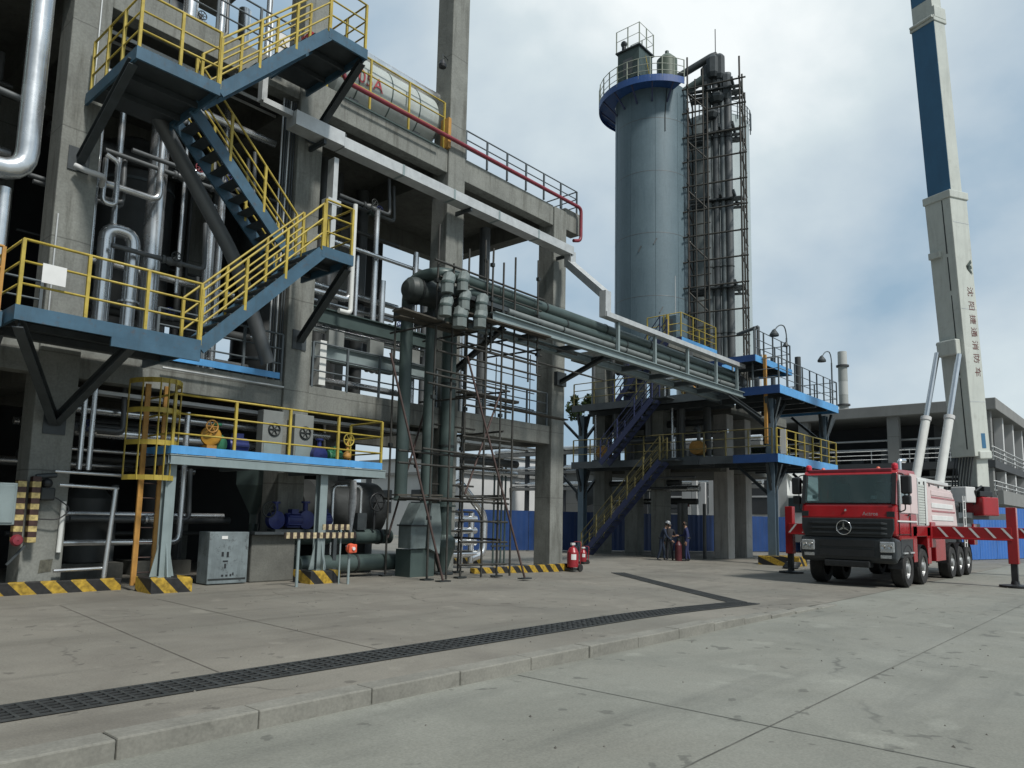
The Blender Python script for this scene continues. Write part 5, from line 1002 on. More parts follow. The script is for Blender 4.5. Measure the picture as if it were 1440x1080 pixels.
# grille, bumper, lights
b = MB(); b.prism([(22.72, TC - 1.18, 1.27), (22.72, TC + 1.18, 1.27), (22.72, TC + 1.27, 1.5), (22.72, TC + 1.27, 1.80), (22.72, TC - 1.27, 1.80), (22.72, TC - 1.27, 1.5)], (-.06, 0, 0)); gr = b.build("grille", M_GRILLE, ft, bevel=.02)
for z in (1.38, 1.52, 1.66): MB().prism([(22.665, TC - 1.1, z - .05), (22.60, TC - .95, z - .03), (22.60, TC + .95, z - .03), (22.665, TC + 1.1, z - .05)], (0, 0, .065)).build("grille_slat", M_GRILLE, gr, bevel=.012)
b = MB(); b.prism([(22.62, TC - 1.31, .62), (22.62, TC - 1.31, 1.26), (22.72, TC - 1.31, 1.28), (23.2, TC - 1.31, 1.22), (23.2, TC - 1.31, .72), (22.75, TC - 1.31, .55)], (0, 2.62, 0)); bp = b.build("bumper", M_GRILLE, ft, bevel=.09)
b = MB(); b.box(22.58, TC - .62, .42, 22.95, TC + .62, .6); b.build("step", M_BLACK, bp, bevel=.03)
b = MB(); b.box(22.595, TC - .75, .72, 22.61, TC + .75, .92); b.box(22.595, TC - .75, 1.0, 22.61, TC + .75, 1.18); b.build("air_intake", M_BLACK, bp)
for k in range(6): yy = TC - .55 + k * .22; MB().box(22.57, yy - .05, .5, 22.575, yy + .05, .58).build("step_slot", M_BLACK, bp)
for s in (-1, 1):
    hl = MB().box(22.585, TC + s * 1.08 - .19, .86, 22.64, TC + s * 1.08 + .19, 1.16).build("headlight", M_HEADL, ft, bevel=.03)
    for dy in (-.08, .09): MB().lathe((22.58, TC + s * 1.08 + dy, 1.02), [(.01, 0), (.06, .005), (.075, -.02)], 14, axis=(-1, 0, 0)).build("lamp", M_CHROME, hl)
    MB().box(22.6, TC + s * 1.05 - .14, .70, 22.63, TC + s * 1.05 + .14, .79).build("fog_lamp", M_HEADL, bp)
# three pointed star emblem
em = MB(); c = V((22.585, 7.12, 1.53)); n_ = 28
em.tube([c + V((0, math.cos(2 * PI * k / n_) * .2, math.sin(2 * PI * k / n_) * .2)) for k in range(n_ + 1)], .016, 6, False)
for k in range(3):
    t = PI / 2 + k * 2 * PI / 3; tip = c + V((0, math.cos(t) * .195, math.sin(t) * .195)); pr_ = V((0, -math.sin(t), math.cos(t))) * .035
    em.prism([c + pr_, tip, c - pr_], (-.02, 0, 0))
em.build("emblem", M_CHROME, gr)
lettering("Actros", .15, M_CHROME, frame((22.69, 6.42, 1.93), (0, -1, 0), (0, 0, 1)), cab)
MB().lathe((22.725, 7.1, 2.03), [(.01, 0), (.035, .005), (.035, .02), (.01, .03)], 12, axis=(-1, 0, 0)).build("badge", M_CHROME, cab)
for y in (TY0 + .12, TY1 - .12):
    MB().lathe((23.2, y, 3.22), [(.09, 0), (.09, .1), (.07, .16), (.01, .18)], 16).build("beacon", mat("beacon_red", (.5, .02, .04), .25, 0, .1, 5), ft)
for s, y in ((-1, TY0), (1, TY1)):
    mr_ = MB().box(22.92, y + s * .2 - .13, 2.5, 23.14, y + s * .2 + .13, 3.02).build("mirror", M_BLACK, ft, bevel=.05); MB().box(22.94, y + s * .2 - .11, 2.2, 23.12, y + s * .2 + .11, 2.46).build("lower_mirror", M_BLACK, mr_, bevel=.04)
    MB().tube(fillet([(23.1, y, 3.1), (23.05, y + s * .15, 3.05), (23.05, y + s * .15, 2.05), (23.1, y, 2.0)], .06), .018, 6).build("mirror_arm", M_BLACK, mr_)
MB().tube(fillet([(25.2, TY0 + .5, 2.6), (25.2, TY0 + .5, 3.62), (25.45, TY0 + .4, 3.62)], .12), .07, 10).build("exhaust", M_CHROME, ft)
# chassis
MB().box(23.1, TC - .45, .55, 34.8, TC + .45, 1.2).build("chassis_frame", M_BLACK, ft, bevel=.02)
# wheels
def wheel(x, y, out):
    r = .54; w_ = .34; prof = [(.3, 0), (.34, -.02), (.5, -.015), (r, .05), (r, w_ - .05), (.5, w_ + .015), (.34, w_ + .02), (.3, w_)]
    t = MB(); t.lathe((x, y - out * w_, RZ + r), [(a, z) for a, z in prof], 36, axis=(0, out, 0))
    o = t.build("wheel", M_RUB, ft)
    rm = MB(); rm.lathe((x, y - out * w_, RZ + r), [(.31, w_ - .02), (.29, w_ - .02), (.25, w_ - .12), (.16, w_ - .08), (.13, w_ + .03), (.01, w_ + .035)], 28, axis=(0, out, 0)); rm.build("rim", M_RIM, o)
    nb = MB(); nb.lathe((x, y - out * .085, RZ + r), [(.15, 0), (.225, 0), (.225, .03), (.15, .03), (.15, 0)], 24, axis=(0, out, 0))
    for k in range(8): a = 2 * PI * k / 8; nb.tube([(x + .19 * math.cos(a), y - out * .13, RZ + r + .19 * math.sin(a)), (x + .19 * math.cos(a), y - out * .02, RZ + r + .19 * math.sin(a))], .022, 6)
    nb.build("wheel_nuts", M_CHROME, o)
for x in (23.85, 25.6, 29.6, 30.95, 32.3):
    wheel(x, TY0 + .03, -1); wheel(x, TY1 - .03, 1)
# body behind the cab
MB().box(25.1, TY0 + .03, 1.62, 26.45, TY1 - .03, 3.08).build("roller_locker", M_WHITE, ft, bevel=.03)
b = MB(); [b.box(25.2, TY0 + .0, 1.7 + k * .08, 25.95, TY0 + .03, 1.765 + k * .08) for k in range(15)]; b.build("roller_shutter", M_BOOM, ft)
MB().box(25.12, TY0 - .0, 1.64, 25.19, TY0 + .05, 3.06).build("shutter_edge", M_GALV, ft); MB().box(25.98, TY0 - .0, 1.64, 26.03, TY0 + .05, 3.0).build("shutter_gap", M_BLACK, ft)
b = MB(); b.prism([(26.48, TY0 + .03, 1.62), (30.7, TY0 + .03, 1.62), (30.4, TY0 + .03, 2.55), (29.9, TY0 + .03, 2.86), (26.48, TY0 + .03, 2.98)], (0, TY1 - TY0 - .06, 0)); body = b.build("tank_body", M_PINK, ft, bevel=.04)
for z in (2.52, 2.08): MB().box(26.95, TY0 + .02, z, 30.3, TY0 + .034, z + .055).build("red_line", M_RED, body)
for z in (2.7, 2.3, 1.9): MB().box(26.9, TY0 + .012, z - .09, 30.0, TY0 + .033, z + .07).build("raised_panel", M_PAPER if z < 2.5 else M_PINK, body, bevel=.01)
for k in range(4): x = 25.4 + k * 1.25; MB().box(x, TY0 + .005, 2.88, x + .1, TY0 + .035, 2.96).build("lifting_eye", M_BAND, body)
MB().box(25.1, TY0 + .05, 3.0, 29.6, TY0 + .25, 3.12).build("roof_edge", M_PALE, body, bevel=.02)
# red skirts and arches
b = MB()
for (x0, x1, z0, z1) in ((24.5, 24.92, .55, 1.6), (26.2, 26.6, .45, 1.6), (26.6, 28.75, 1.2, 1.62), (27.25, 28.6, .5, 1.2), (24.5, 26.6, 1.3, 1.62), (28.75, 33.2, 1.3, 1.62)): b.box(x0, TY0 + .02, z0, x1, TY0 + .5, z1)
b.build("side_skirt", M_RED, ft, bevel=.02)
b = MB()
for (x0, x1, z0, z1) in ((26.2, 26.6, .45, 1.6), (27.25, 28.6, .5, 1.2), (24.5, 33.2, 1.3, 1.62)): b.box(x0, TY1 - .5, z0, x1, TY1 - .02, z1)
b.build("side_skirt", M_RED, ft, bevel=.02)
MB().box(30.7, TY0 + .05, 1.62, 35.0, TY1 - .05, 1.75).build("rear_deck", M_GDARK, ft)
# outriggers
def outrigger(x, side, reach, lab):
    y0 = TY0 if side < 0 else TY1; y1 = y0 + side * reach
    o = MB(); o.box(x - .16, min(y0, y1), 1.27, x + .16, max(y0, y1), 1.62); o.box(x - .2, min(y0, y1), 1.23, x + .2, max(y0, y1), 1.28); bm = o.build("outrigger_beam", M_RED, ft, bevel=.012)
    n = max(3, int(reach / .42))
    for k in range(n):
        yy = y0 + side * reach * (k + .35) / n; w_ = .075
        MB().add([(x - .166, yy, 1.6), (x - .166, yy + side * w_, 1.6), (x - .166, yy + side * (w_ + .24), 1.3), (x - .166, yy + side * .24, 1.3)], [(0, 1, 2, 3)] if side < 0 else [(0, 3, 2, 1)]).build("white_band", M_PAPER, bm)
    lg = MB().box(x - .14, y1 - .13, .55, x + .14, y1 + .13, 2.22).build("outrigger_leg", M_RED, ft, bevel=.015)
    MB().box(x - .085, y1 - .085, RZ + .1, x + .085, y1 + .085, .6).build("ram", M_BLACK, lg); MB().lathe((x, y1, RZ), [(.01, .02), (.42, .02), (.42, .07), (.12, .1), (.1, .2), (.01, .22)], 18).build("foot_pad", M_BLACK, lg)
    MB().box(x - .3, y0 - side * .35, .95, x + .3, y0 + side * .02, 1.75).build("outrigger_box", M_RED, ft, bevel=.02)
outrigger(26.85, -1, 2.12, ""); outrigger(26.85, 1, 1.9, ""); outrigger(33.6, -1, 2.6, ""); outrigger(33.6, 1, 2.3, "")
# turret and boom
D_ = V((-.927, .375, 0)).normalized(); NN = V((.375, .927, 0)).normalized()
F0 = V((35.0, 5.98, 4.45)); AX = V((-1.36, .545, 19.4)).normalized(); DD = (D_ - AX * D_.dot(AX)).normalized()
tu = MB(); tu.lathe((33.4, 6.7, 1.72), [(.01, 0), (.95, 0), (.95, .22), (.75, .3), (.01, .3)], 28, smooth=False); tu.build("turntable", M_BAND, ft)
b = MB(); q = V((35.1, 5.95, 0)); b.prism([q + D_ * .42 + NN * .4 + V((0, 0, 1.95)), q - D_ * .42 + NN * .4 + V((0, 0, 1.95)), q - D_ * .36 + NN * .4 + V((0, 0, 4.9)), q + D_ * .36 + NN * .4 + V((0, 0, 4.9))], NN * -.8); b.build("turret_mast", M_BOOM, ft, bevel=.03)
b = MB(); b.obox(V((34.2, 6.3, 2.05)), D_ * 1.7, NN * .75, V((0, 0, .12))); b.build("turret_frame", M_GDARK, ft)
rb = MB().obox(V((34.0, 5.52, 2.42)), D_ * .5, NN * .35, V((0, 0, .36))).build("control_box", M_RED, ft, bevel=.05)
b = MB(); b.obox(V((33.9, 5.6, 2.9)), D_ * .4, NN * .3, V((0, 0, .1))); b.obox(V((34.1, 5.55, 3.08)), D_ * .2, NN * .25, V((0, 0, .12))); b.tube([(33.5, 5.7, 2.5), (33.3, 5.6, 3.0), (33.9, 5.5, 3.2)], .05, 8); b.build("control_gear", M_BLACK, rb, bevel=.02)
b = MB()
for k in range(7): o_ = NN * (-.35 + .12 * k); p = V((34.3, 6.25, 2.2)) + o_; b.tube([p, p + V((.05, 0, 1.2)), p + V((.3, -.1, 2.2))], .03, 6)
b.build("hydraulic_hoses", M_BLACK, ft)
MB().obox(V((33.2, 6.0, 2.85)), D_ * .3, NN * .3, V((0, 0, .3))).build("valve_box", M_PALE, ft, bevel=.03)
lb = MB()
for s in (0, .38): lb.tube([(31.5 + s, TY0 - .02, .9), (31.5 + s, TY0 - .02, 2.75)], .022, 6)
for k in range(6): lb.tube([(31.5, TY0 - .02, 1.05 + k * .3), (31.88, TY0 - .02, 1.05 + k * .3)], .018, 6)
lb.build("ladder", M_PAPER, ft)
b = MB(); b.tube([(30.9, TY0 + .2, 1.75), (30.9, TY0 + .2, 2.4), (31.4, TY0 + .2, 2.4)], .12, 10); b.box(30.9, TY0 + .3, 1.76, 32.4, TY1 - .3, 2.25); b.build("pump_gear", M_BAND, ft)
def bsec(t0, t1, w0, w1, h0, h1, name):
    p, q = F0 + AX * t0, F0 + AX * t1; b = MB(); vs = [p + DD * (i * h0 / 2) + NN * (j * w0 / 2) for (i, j) in ((-1, -1), (1, -1), (1, 1), (-1, 1))] + [q + DD * (i * h1 / 2) + NN * (j * w1 / 2) for (i, j) in ((-1, -1), (1, -1), (1, 1), (-1, 1))]
    b.add(vs, [(0, 1, 2, 3), (7, 6, 5, 4), (0, 4, 5, 1), (1, 5, 6, 2), (2, 6, 7, 3), (3, 7, 4, 0)]); 
    me_ = b; return me_.build(name, M_BOOM, ft, bevel=.03)
def fixn(o):
    import bmesh
    bm = bmesh.new(); bm.from_mesh(o.data); bmesh.ops.recalc_face_normals(bm, faces=bm.faces); bm.to_mesh(o.data); bm.free()
LB = 10.9
bs = bsec(0, LB, .98, 1.10, 1.02, 1.14, "boom_base"); fixn(bs)
def on_boom(t, i, j, w): return F0 + AX * t + DD * i + NN * j
b = MB(); b.obox(F0 + AX * (LB - .12), AX * .16, DD * .62, NN * .6); b.build("collar", M_BOOM, bs, bevel=.03)
b = MB(); b.obox(F0 + AX * 5.35 + DD * .56 - NN * -.12, AX * 5.2, DD * .012, NN * .012)
for k in range(3): pass
b = MB()
for (t0, t1) in ((.3, 3.2), (3.3, 6.6), (6.8, 8.2), (8.35, 10.6)): 
    tm = (t0 + t1) / 2; hw = (1.02 + .12 * tm / LB) / 2; b.obox(F0 + AX * tm + DD * (hw + .002) - NN * .2, AX * ((t1 - t0) / 2), DD * .008 + AX * .0, NN * .02)
b.build("side_seam", M_BAND, bs)
for t, w_, h_, z_ in ((8.4, .24, .14, .05), (4.7, .3, .05, .02)):
    b = MB(); b.obox(F0 + AX * t + DD * .6 + NN * .28, AX * h_, DD * (.06 + z_), NN * w_); b.build("bracket_plate", M_BOOM, bs, bevel=.02)
b = MB(); b.obox(F0 + AX * 4.45 + DD * .66 + NN * .05, AX * .32, DD * .18, NN * .42); b.build("cylinder_lug", M_BOOM, bs, bevel=.05)
b = MB(); b.obox(F0 + AX * .62 - NN * .497 - DD * .12, AX * .3, DD * .13, NN * .004); b.build("dark_hatch", M_BOOMB, bs)
b = MB(); b.obox(F0 + AX * .05 - NN * .3 - DD * .1, AX * .16, DD * .4, NN * .26); b.build("foot_lug", M_BOOM, bs, bevel=.04)
s2 = bsec(LB - .5, 18.6, 1.02, 1.02, .74, .72, "boom_section"); fixn(s2)
b = MB(); b.obox(F0 + AX * ((LB + 18.5) / 2) + DD * .372, AX * ((18.5 - LB) / 2 - .02), DD * .008, NN * .495); b.build("blue_face", M_BOOMB, s2)
b = MB(); b.obox(F0 + AX * 18.4, AX * .08, DD * .43, NN * .55); b.obox(F0 + AX * 18.75 - NN * .1 - DD * .06, AX * .25, DD * .38, NN * .44); b.tube([F0 + AX * 18.5 + DD * .46 - NN * .5, F0 + AX * 18.5 + DD * .46 + NN * .5], .06, 8); b.build("collar", M_BOOM, s2, bevel=.02)
s3 = bsec(18.4, 31, .92, .88, .64, .60, "boom_section"); fixn(s3)
b = MB(); b.obox(F0 + AX * 25.1 + DD * .318, AX * 5.7, DD * .008, NN * .43); b.build("blue_face", M_BOOMB, s3)
for (t0, t1, pn) in ((11.0, 13.0, s2), (15.6, 18.2, s2)):
    b = MB(); b.tube([F0 + AX * t0 - DD * .42 - NN * .1, F0 + AX * (t0 + .3) - DD * .5 - NN * .1, F0 + AX * t1 - DD * .41 - NN * .1], .05, 8); b.build("hose_chain", M_BLACK, pn)
for (p0, p1) in (((32.52, 7.47, 3.5), (34.1, 6.83, 8.69)), ((32.31, 6.58, 3.47), (33.9, 6.02, 8.5))):
    p0, p1 = V(p0), V(p1); d = (p1 - p0).normalized(); a_ = p0 - d * 1.5
    cy = MB().tube([a_, p0 + d * 2.5], .17, 14).build("lift_cylinder", M_WHITE, ft); MB().tube([p0 + d * 2.45, p0 + d * 2.6], .2, 14).build("gland", M_PALE, cy); MB().tube([p0 + d * 2.6, p1], .105, 12).build("rod", M_CHROME, cy)
# lettering along the boom (reads from the head towards the foot)
def boomhit(u, v):
    d = V(((u - PX), (v - PY), FX)); r = V((_X.dot(d), _Y.dot(d), _Z.dot(d))); C0 = V((0, 0, CAMZ)); P = F0 - NN * .535; t = (P - C0).dot(NN) / r.dot(NN); return C0 + r * t
for s, (u, v) in zip("沈阳捷通消防车", ((1364, 410), (1366, 430), (1368.5, 449), (1370.5, 467), (1372.5, 485.5), (1374.5, 504), (1377, 523))):
    t = (boomhit(u, v) - F0).dot(AX); hw = (.98 + .12 * t / LB) / 2
    lettering(s, .42, M_TEXTB, frame(F0 + AX * t - NN * (hw + .004) - DD * .16, -AX, -DD), bs)
t = (boomhit(1362, 376) - F0).dot(AX); q = F0 + AX * t - NN * .556 - DD * .2
b = MB()
for (a0, a1, w_) in ((.30, -.22, .07), (.30, .02, .07), (.30, .26, .07)): b.obox(q - DD * .05 + AX * (a1 * .5), (AX * a1 - DD * .3) * .5, (AX * .3 + DD * .1) * .22, NN * .004)
b.build("triangle_mark", M_TEXTG, bs)

# ------------------------------------------------------------------ extinguishers on trolleys
def trolley(lab, x, y, z, s=1.0):
    o = thing("extinguisher_trolley", lab, "extinguisher", (x, y, z)); r = .19 * s
    MB().lathe((x, y, z), [(.01, .12 * s), (r, .14 * s), (r, .62 * s), (r * .6, .76 * s), (.04, .8 * s), (.04, .86 * s), (.01, .86 * s)], 24).build("cylinder", M_CYLR, o)
    MB().lathe((x, y, z), [(r + .003, .38 * s), (r + .004, .56 * s)], 24, a0=PI * 1.12, a1=PI * 1.4).build("paper_label", M_PAPER, o)
    MB().box(x - .09, y - .04, z + .84 * s, x + .09, y + .04, z + .92 * s).build("valve", M_PALE, o, bevel=.01); MB().tube(fillet([(x + .05, y, z + .88 * s), (x + .24 * s, y - .05, z + .8 * s), (x + .24 * s, y - .05, z + .3 * s)], .06), .018, 6).build("hose", M_BLACK, o)
    for sy in (-.2, .2): w_ = MB(); w_.lathe((x + .14 * s, y + sy * s, z + .12 * s), [(.01, -.03), (.12 * s, -.03), (.12 * s, .03), (.01, .03)], 16, axis=(0, 1, 0)); w_.build("wheel", M_RUB, o)
    MB().tube(fillet([(x + .2 * s, y - .15, z + .15), (x + .25 * s, y - .15, z + .95 * s), (x + .25 * s, y + .15, z + .95 * s), (x + .2 * s, y + .15, z + .15)], .06), .015, 6).build("handle", M_CYLR, o); MB().box(x - .2, y - .17, z + .03, x + .22, y + .17, z + .1).build("base", M_BAND, o)
trolley("nearer red fire extinguisher trolley beside the fourth concrete column", 20.35, 15.12, -.12, 1.02); trolley("smaller looking red fire extinguisher further back left of the blue stairs", 24.3, 17.55, RZ, .72)
g = thing("gas_bottle", "dark red gas bottle between the workers", "gas bottle", (30.1, 16.55, RZ)); MB().lathe((30.1, 16.55, RZ), [(.01, 0), (.15, .01), (.15, .7), (.06, .85), (.06, .95), (.01, .95)], 18).build("bottle", mat("old_red_bottle", (.07, .012, .016), .5, 0, .3, 6), g); MB().lathe((30.1, 16.55, RZ), [(.07, .9), (.07, 1.0), (.01, 1.0)], 12).build("cap", M_BAND, g)

# ------------------------------------------------------------------ people
def person(lab, loc, face, arms, lean=0.0, step=.1, suit=M_COVER, hat=M_HELM, hgt=1.72):
    root = thing("person", lab, "person", loc); k = hgt / 1.75
    f = V((math.cos(face), math.sin(face), 0)); s = V((-f.y, f.x, 0)); up = V((0, 0, 1)); L = V(loc)
    def P(a, b_, z): return f * a * k + s * b_ * k + up * z * k
    V_ = []; E_ = []; Rr = []; K_ = []
    def add(p, r, par, kind): V_.append(p); Rr.append(r if isinstance(r, tuple) else (r, r)); K_.append(kind); i = len(V_) - 1; E_.append((par, i)) if par is not None else None; return i
    ln = lean
    pel = add(P(0, 0, .95), (.125 * k, .15 * k), None, 'c'); sp = add(P(.02 + ln * .3, 0, 1.12), (.115 * k, .14 * k), pel, 'c'); chst = add(P(.02 + ln * .8, 0, 1.33), (.115 * k, .165 * k), sp, 'c')
    nb = add(P(.02 + ln * 1.1, 0, 1.48), (.07 * k, .09 * k), chst, 'c'); nk = add(P(.04 + ln * 1.3, 0, 1.53), .052 * k, nb, 's'); hd = add(P(.06 + ln * 1.5, 0, 1.60), (.082 * k, .07 * k), nk, 's'); ht = add(P(.065 + ln * 1.6, 0, 1.68), (.092 * k, .076 * k), hd, 's'); add(P(.05 + ln * 1.7, 0, 1.74), (.06 * k, .055 * k), ht, 's')
    for sd in (-1, 1):
        hip = add(P(0, sd * .1, .9), .095 * k, pel, 'c'); kn = add(P(.03 + sd * step * .5, sd * .11, .5), .065 * k, hip, 'c'); an = add(P(-.02 + sd * step, sd * .115, .1), .05 * k, kn, 'c'); he = add(P(-.02 + sd * step, sd * .115, .045), .045 * k, an, 'b'); add(P(.17 + sd * step, sd * .13, .035), .035 * k, he, 'b')
        sh = add(P(.02 + ln * .95, sd * .19, 1.42), .07 * k, chst, 'c'); el_, wr_ = arms[0 if sd < 0 else 1]
        el = add(P(el_[0] + ln, sd * (.24 + el_[1]), el_[2]), .05 * k, sh, 'c'); wr = add(P(wr_[0] + ln, sd * (.22 + wr_[1]), wr_[2]), .034 * k, el, 'c')
        hdir = (V_[wr] - V_[el]).normalized(); side = s * sd; pm = add(V_[wr] + hdir * .05 * k, (.036 * k, .022 * k), wr, 's'); pe_ = add(V_[wr] + hdir * .085 * k, (.036 * k, .018 * k), pm, 's')
        lat = hdir.cross(side).normalized()
        for q in range(4):
            o_ = lat * ((q - 1.5) * .019 * k); ll = (.068, .078, .073, .055)[q] * k; p1 = V_[pe_] + o_ + hdir * ll * .5; p2 = V_[pe_] + o_ + hdir * ll * .85 - side * .02 * k
            i1 = add(p1, .009 * k, pe_, 's'); add(p2, .008 * k, i1, 's')
        i1 = add(V_[pm] - lat * .04 * k + hdir * .02 * k, .011 * k, pm, 's'); add(V_[pm] - lat * .055 * k + hdir * .05 * k, .009 * k, i1, 's')
    me = bpy.data.meshes.new("body"); me.from_pydata([tuple(v) for v in V_], E_, []); ob = bpy.data.objects.new("body", me); COL.objects.link(ob)
    ob.modifiers.new("skin", 'SKIN'); sv = me.skin_vertices[0].data
    for i, r in enumerate(Rr): sv[i].radius = r
    sv[0].use_root = True; ob.modifiers.new("sub", 'SUBSURF').levels = 1; ob.modifiers["sub"].render_levels = 1
    nm = bpy.data.meshes.new_from_object(ob.evaluated_get(bpy.context.evaluated_depsgraph_get())); bpy.data.objects.remove(ob); nm.name = "body"
    nm.materials.clear(); [nm.materials.append(m) for m in (suit, M_SKIN, M_BLACK)]
    segs = [(a, b_, K_[b_]) for a, b_ in E_]
    for p in nm.polygons:
        c = p.center; best = 9; kk = 'c'
        for a, b_, t_ in segs:
            A, B = V_[a], V_[b_]; ab = B - A; u = max(0, min(1, (c - A).dot(ab) / ab.length_squared)); d = (A + ab * u - c).length
            if d < best: best = d; kk = t_
        p.material_index = {'c': 0, 's': 1, 'b': 2}[kk]; p.use_smooth = True
    body = bpy.data.objects.new("body", nm); COL.objects.link(body); body.parent = root
    H = L + V_[ht]; up_ = (V_[ht] - V_[nk]).normalized()
    MB().sphere(H - up_ * .035 * k + f * .095 * k, .016 * k, 5).build("nose", M_SKIN, root)
    for sd in (-1, 1): MB().sphere(H - up_ * .01 * k + f * .085 * k + s * sd * .032 * k, .010 * k, 5).build("eye", M_BLACK, root); MB().sphere(H - up_ * .03 * k + s * sd * .082 * k, .022 * k, 5).build("ear", M_SKIN, root)
    MB().obox(H - up_ * .075 * k + f * .082 * k, f * .004, s * .022 * k, up_ * .005 * k).build("mouth", M_REDP, root)
    MB().lathe(H - up_ * .01 * k - f * .015 * k, [(.085 * k, -.07 * k), (.094 * k, 0), (.09 * k, .05 * k)], 16, axis=up_, a0=0, a1=2 * PI).build("hair", M_HAIR, root)
    if hat: MB().lathe(H + up_ * .02 * k, [(.155 * k, 0), (.118 * k, .012 * k), (.112 * k, .06 * k), (.07 * k, .115 * k), (.01, .125 * k)], 20, axis=up_).build("helmet", hat, root)
    MB().lathe(L + P(0, 0, 1.0), [(.152 * k, 0), (.156 * k, .02), (.156 * k, .05), (.15 * k, .06)], 18).build("belt", M_BLACK, root)
    return root
hang = ((-.02, .02, 1.12), (.06, .01, .88)); fwd = ((.1, .03, 1.14), (.34, -.06, 1.12)); low = ((.12, .03, 1.12), (.34, -.02, .92))
person("person in dark coverall leaning forward at the left of the small group", (29.75, 17.2, RZ), math.atan2(-.75, .35), (low, fwd), lean=.14, step=.14, suit=M_COVERD, hat=M_CAPW, hgt=1.70)
person("person in black clothes standing with back turned in the middle of the group", (30.05, 16.95, RZ), .7, (fwd, hang), lean=.04, step=.06, suit=mat("black_clothes", (.016, .017, .022), .85, 0, .2, 5), hat=None, hgt=1.66)
person("person in navy coverall standing at the right of the small group", (30.4, 16.28, RZ), math.atan2(.75, -.5), (fwd, hang), lean=.03, step=.08, suit=M_COVER, hat=None, hgt=1.74)

# ------------------------------------------------------------------ crowded pipework in the shade of the left bays and between the decks
random.seed(21)
G1 = "upright pipes crowded in the shade of the left bays"; G2 = "cross pipes crowded in the shade of the left bays"
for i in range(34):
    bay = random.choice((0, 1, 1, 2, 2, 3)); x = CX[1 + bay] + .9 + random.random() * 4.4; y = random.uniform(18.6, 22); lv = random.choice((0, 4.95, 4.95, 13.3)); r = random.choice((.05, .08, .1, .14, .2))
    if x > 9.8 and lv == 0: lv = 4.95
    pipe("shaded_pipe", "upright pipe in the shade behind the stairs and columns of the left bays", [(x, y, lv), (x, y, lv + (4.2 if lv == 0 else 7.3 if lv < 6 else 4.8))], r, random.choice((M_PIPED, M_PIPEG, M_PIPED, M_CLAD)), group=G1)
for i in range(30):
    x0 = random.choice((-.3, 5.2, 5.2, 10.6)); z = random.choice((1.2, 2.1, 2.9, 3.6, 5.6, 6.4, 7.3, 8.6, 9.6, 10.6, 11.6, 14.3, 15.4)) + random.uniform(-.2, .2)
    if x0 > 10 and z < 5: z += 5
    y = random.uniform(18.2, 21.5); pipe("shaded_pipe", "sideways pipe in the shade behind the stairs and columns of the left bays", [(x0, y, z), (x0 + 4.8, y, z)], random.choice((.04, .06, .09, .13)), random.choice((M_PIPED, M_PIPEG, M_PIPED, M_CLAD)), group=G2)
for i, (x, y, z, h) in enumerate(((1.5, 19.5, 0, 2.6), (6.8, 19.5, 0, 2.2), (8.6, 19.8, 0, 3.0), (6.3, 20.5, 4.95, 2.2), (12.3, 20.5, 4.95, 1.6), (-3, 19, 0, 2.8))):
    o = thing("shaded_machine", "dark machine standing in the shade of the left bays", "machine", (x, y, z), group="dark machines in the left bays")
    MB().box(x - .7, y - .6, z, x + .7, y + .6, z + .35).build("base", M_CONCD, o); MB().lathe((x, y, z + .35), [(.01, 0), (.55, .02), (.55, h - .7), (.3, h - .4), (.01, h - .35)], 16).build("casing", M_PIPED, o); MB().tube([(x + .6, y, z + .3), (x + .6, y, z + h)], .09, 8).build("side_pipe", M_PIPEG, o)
for i in range(26):
    y = random.uniform(16.3, 23); x = random.uniform(32.0, 33.2); z0 = random.choice((RZ, 4.48, 4.48, 7.42)); r = random.choice((.05, .08, .12, .18))
    pipe("deck_pipe", "upright pipe in the shade under and between the blue decks", [(x, y, z0), (x, y, z0 + 2.6)], r, random.choice((M_PIPEG, M_PIPED, M_CLAD, M_PIPED)), group="pipes crowded between the blue decks")
for i in range(14):
    z = random.choice((2.6, 3.2, 3.7, 5.6, 6.1, 6.5, 8.6, 9.4)); y = random.uniform(16.0, 20); x = random.uniform(32.2, 34)
    pipe("deck_pipe", "sideways pipe in the shade under and between the blue decks", [(x, y, z), (x, y + 3, z)], random.choice((.06, .1, .15)), random.choice((M_PIPEG, M_PIPED, M_CLAD)), group="sideways pipes between the blue decks")
# steel girders and bright pipes in the third bay, extra tubes at the left edge and on the upper level
gd = thing("steel_girders", "pair of grey green girders crossing the bay between second and third columns", "girder", (10.9, 17, 5.9))
for z, m in ((5.95, M_GSTEEL), (6.95, M_DUCT)): MB().ibeam((10.85, 17.0, z), (15.4, 17.0, z), .2, .42, .03).build("girder", m, gd)
for x in (11.6, 13.0, 14.4): MB().box(x, 16.95, 6.2, x + .5, 17.1, 6.6).build("pale_bracket", M_PANEL, gd)
for i, (x, y, z0, z1, r, lab) in enumerate(((2.9, 17.0, 5, 7.7, .09, "silver pipe under the big elbow at the left edge, further left"), (3.35, 17.4, 5, 7.7, .07, "slim silver pipe under the big elbow at the left edge, further right"), (2.4, 17.2, 8.3, 16, .1, "silver pipe left of the teal pipe in the upper left corner"), (7.5, 17.6, 13.3, 18, .17, "broad silver pipe behind the railing of the upper stair flight"), (8.4, 17.8, 13.3, 18, .09, "slim silver pipe behind the railing of the upper stair flight"), (5.9, 17.8, 13.3, 18, .13, "silver pipe behind the railing of the upper left landing"))):
    pipe("tall_pipe", lab, [(x, y, z0), (x, y, z1)], r, M_CLAD)
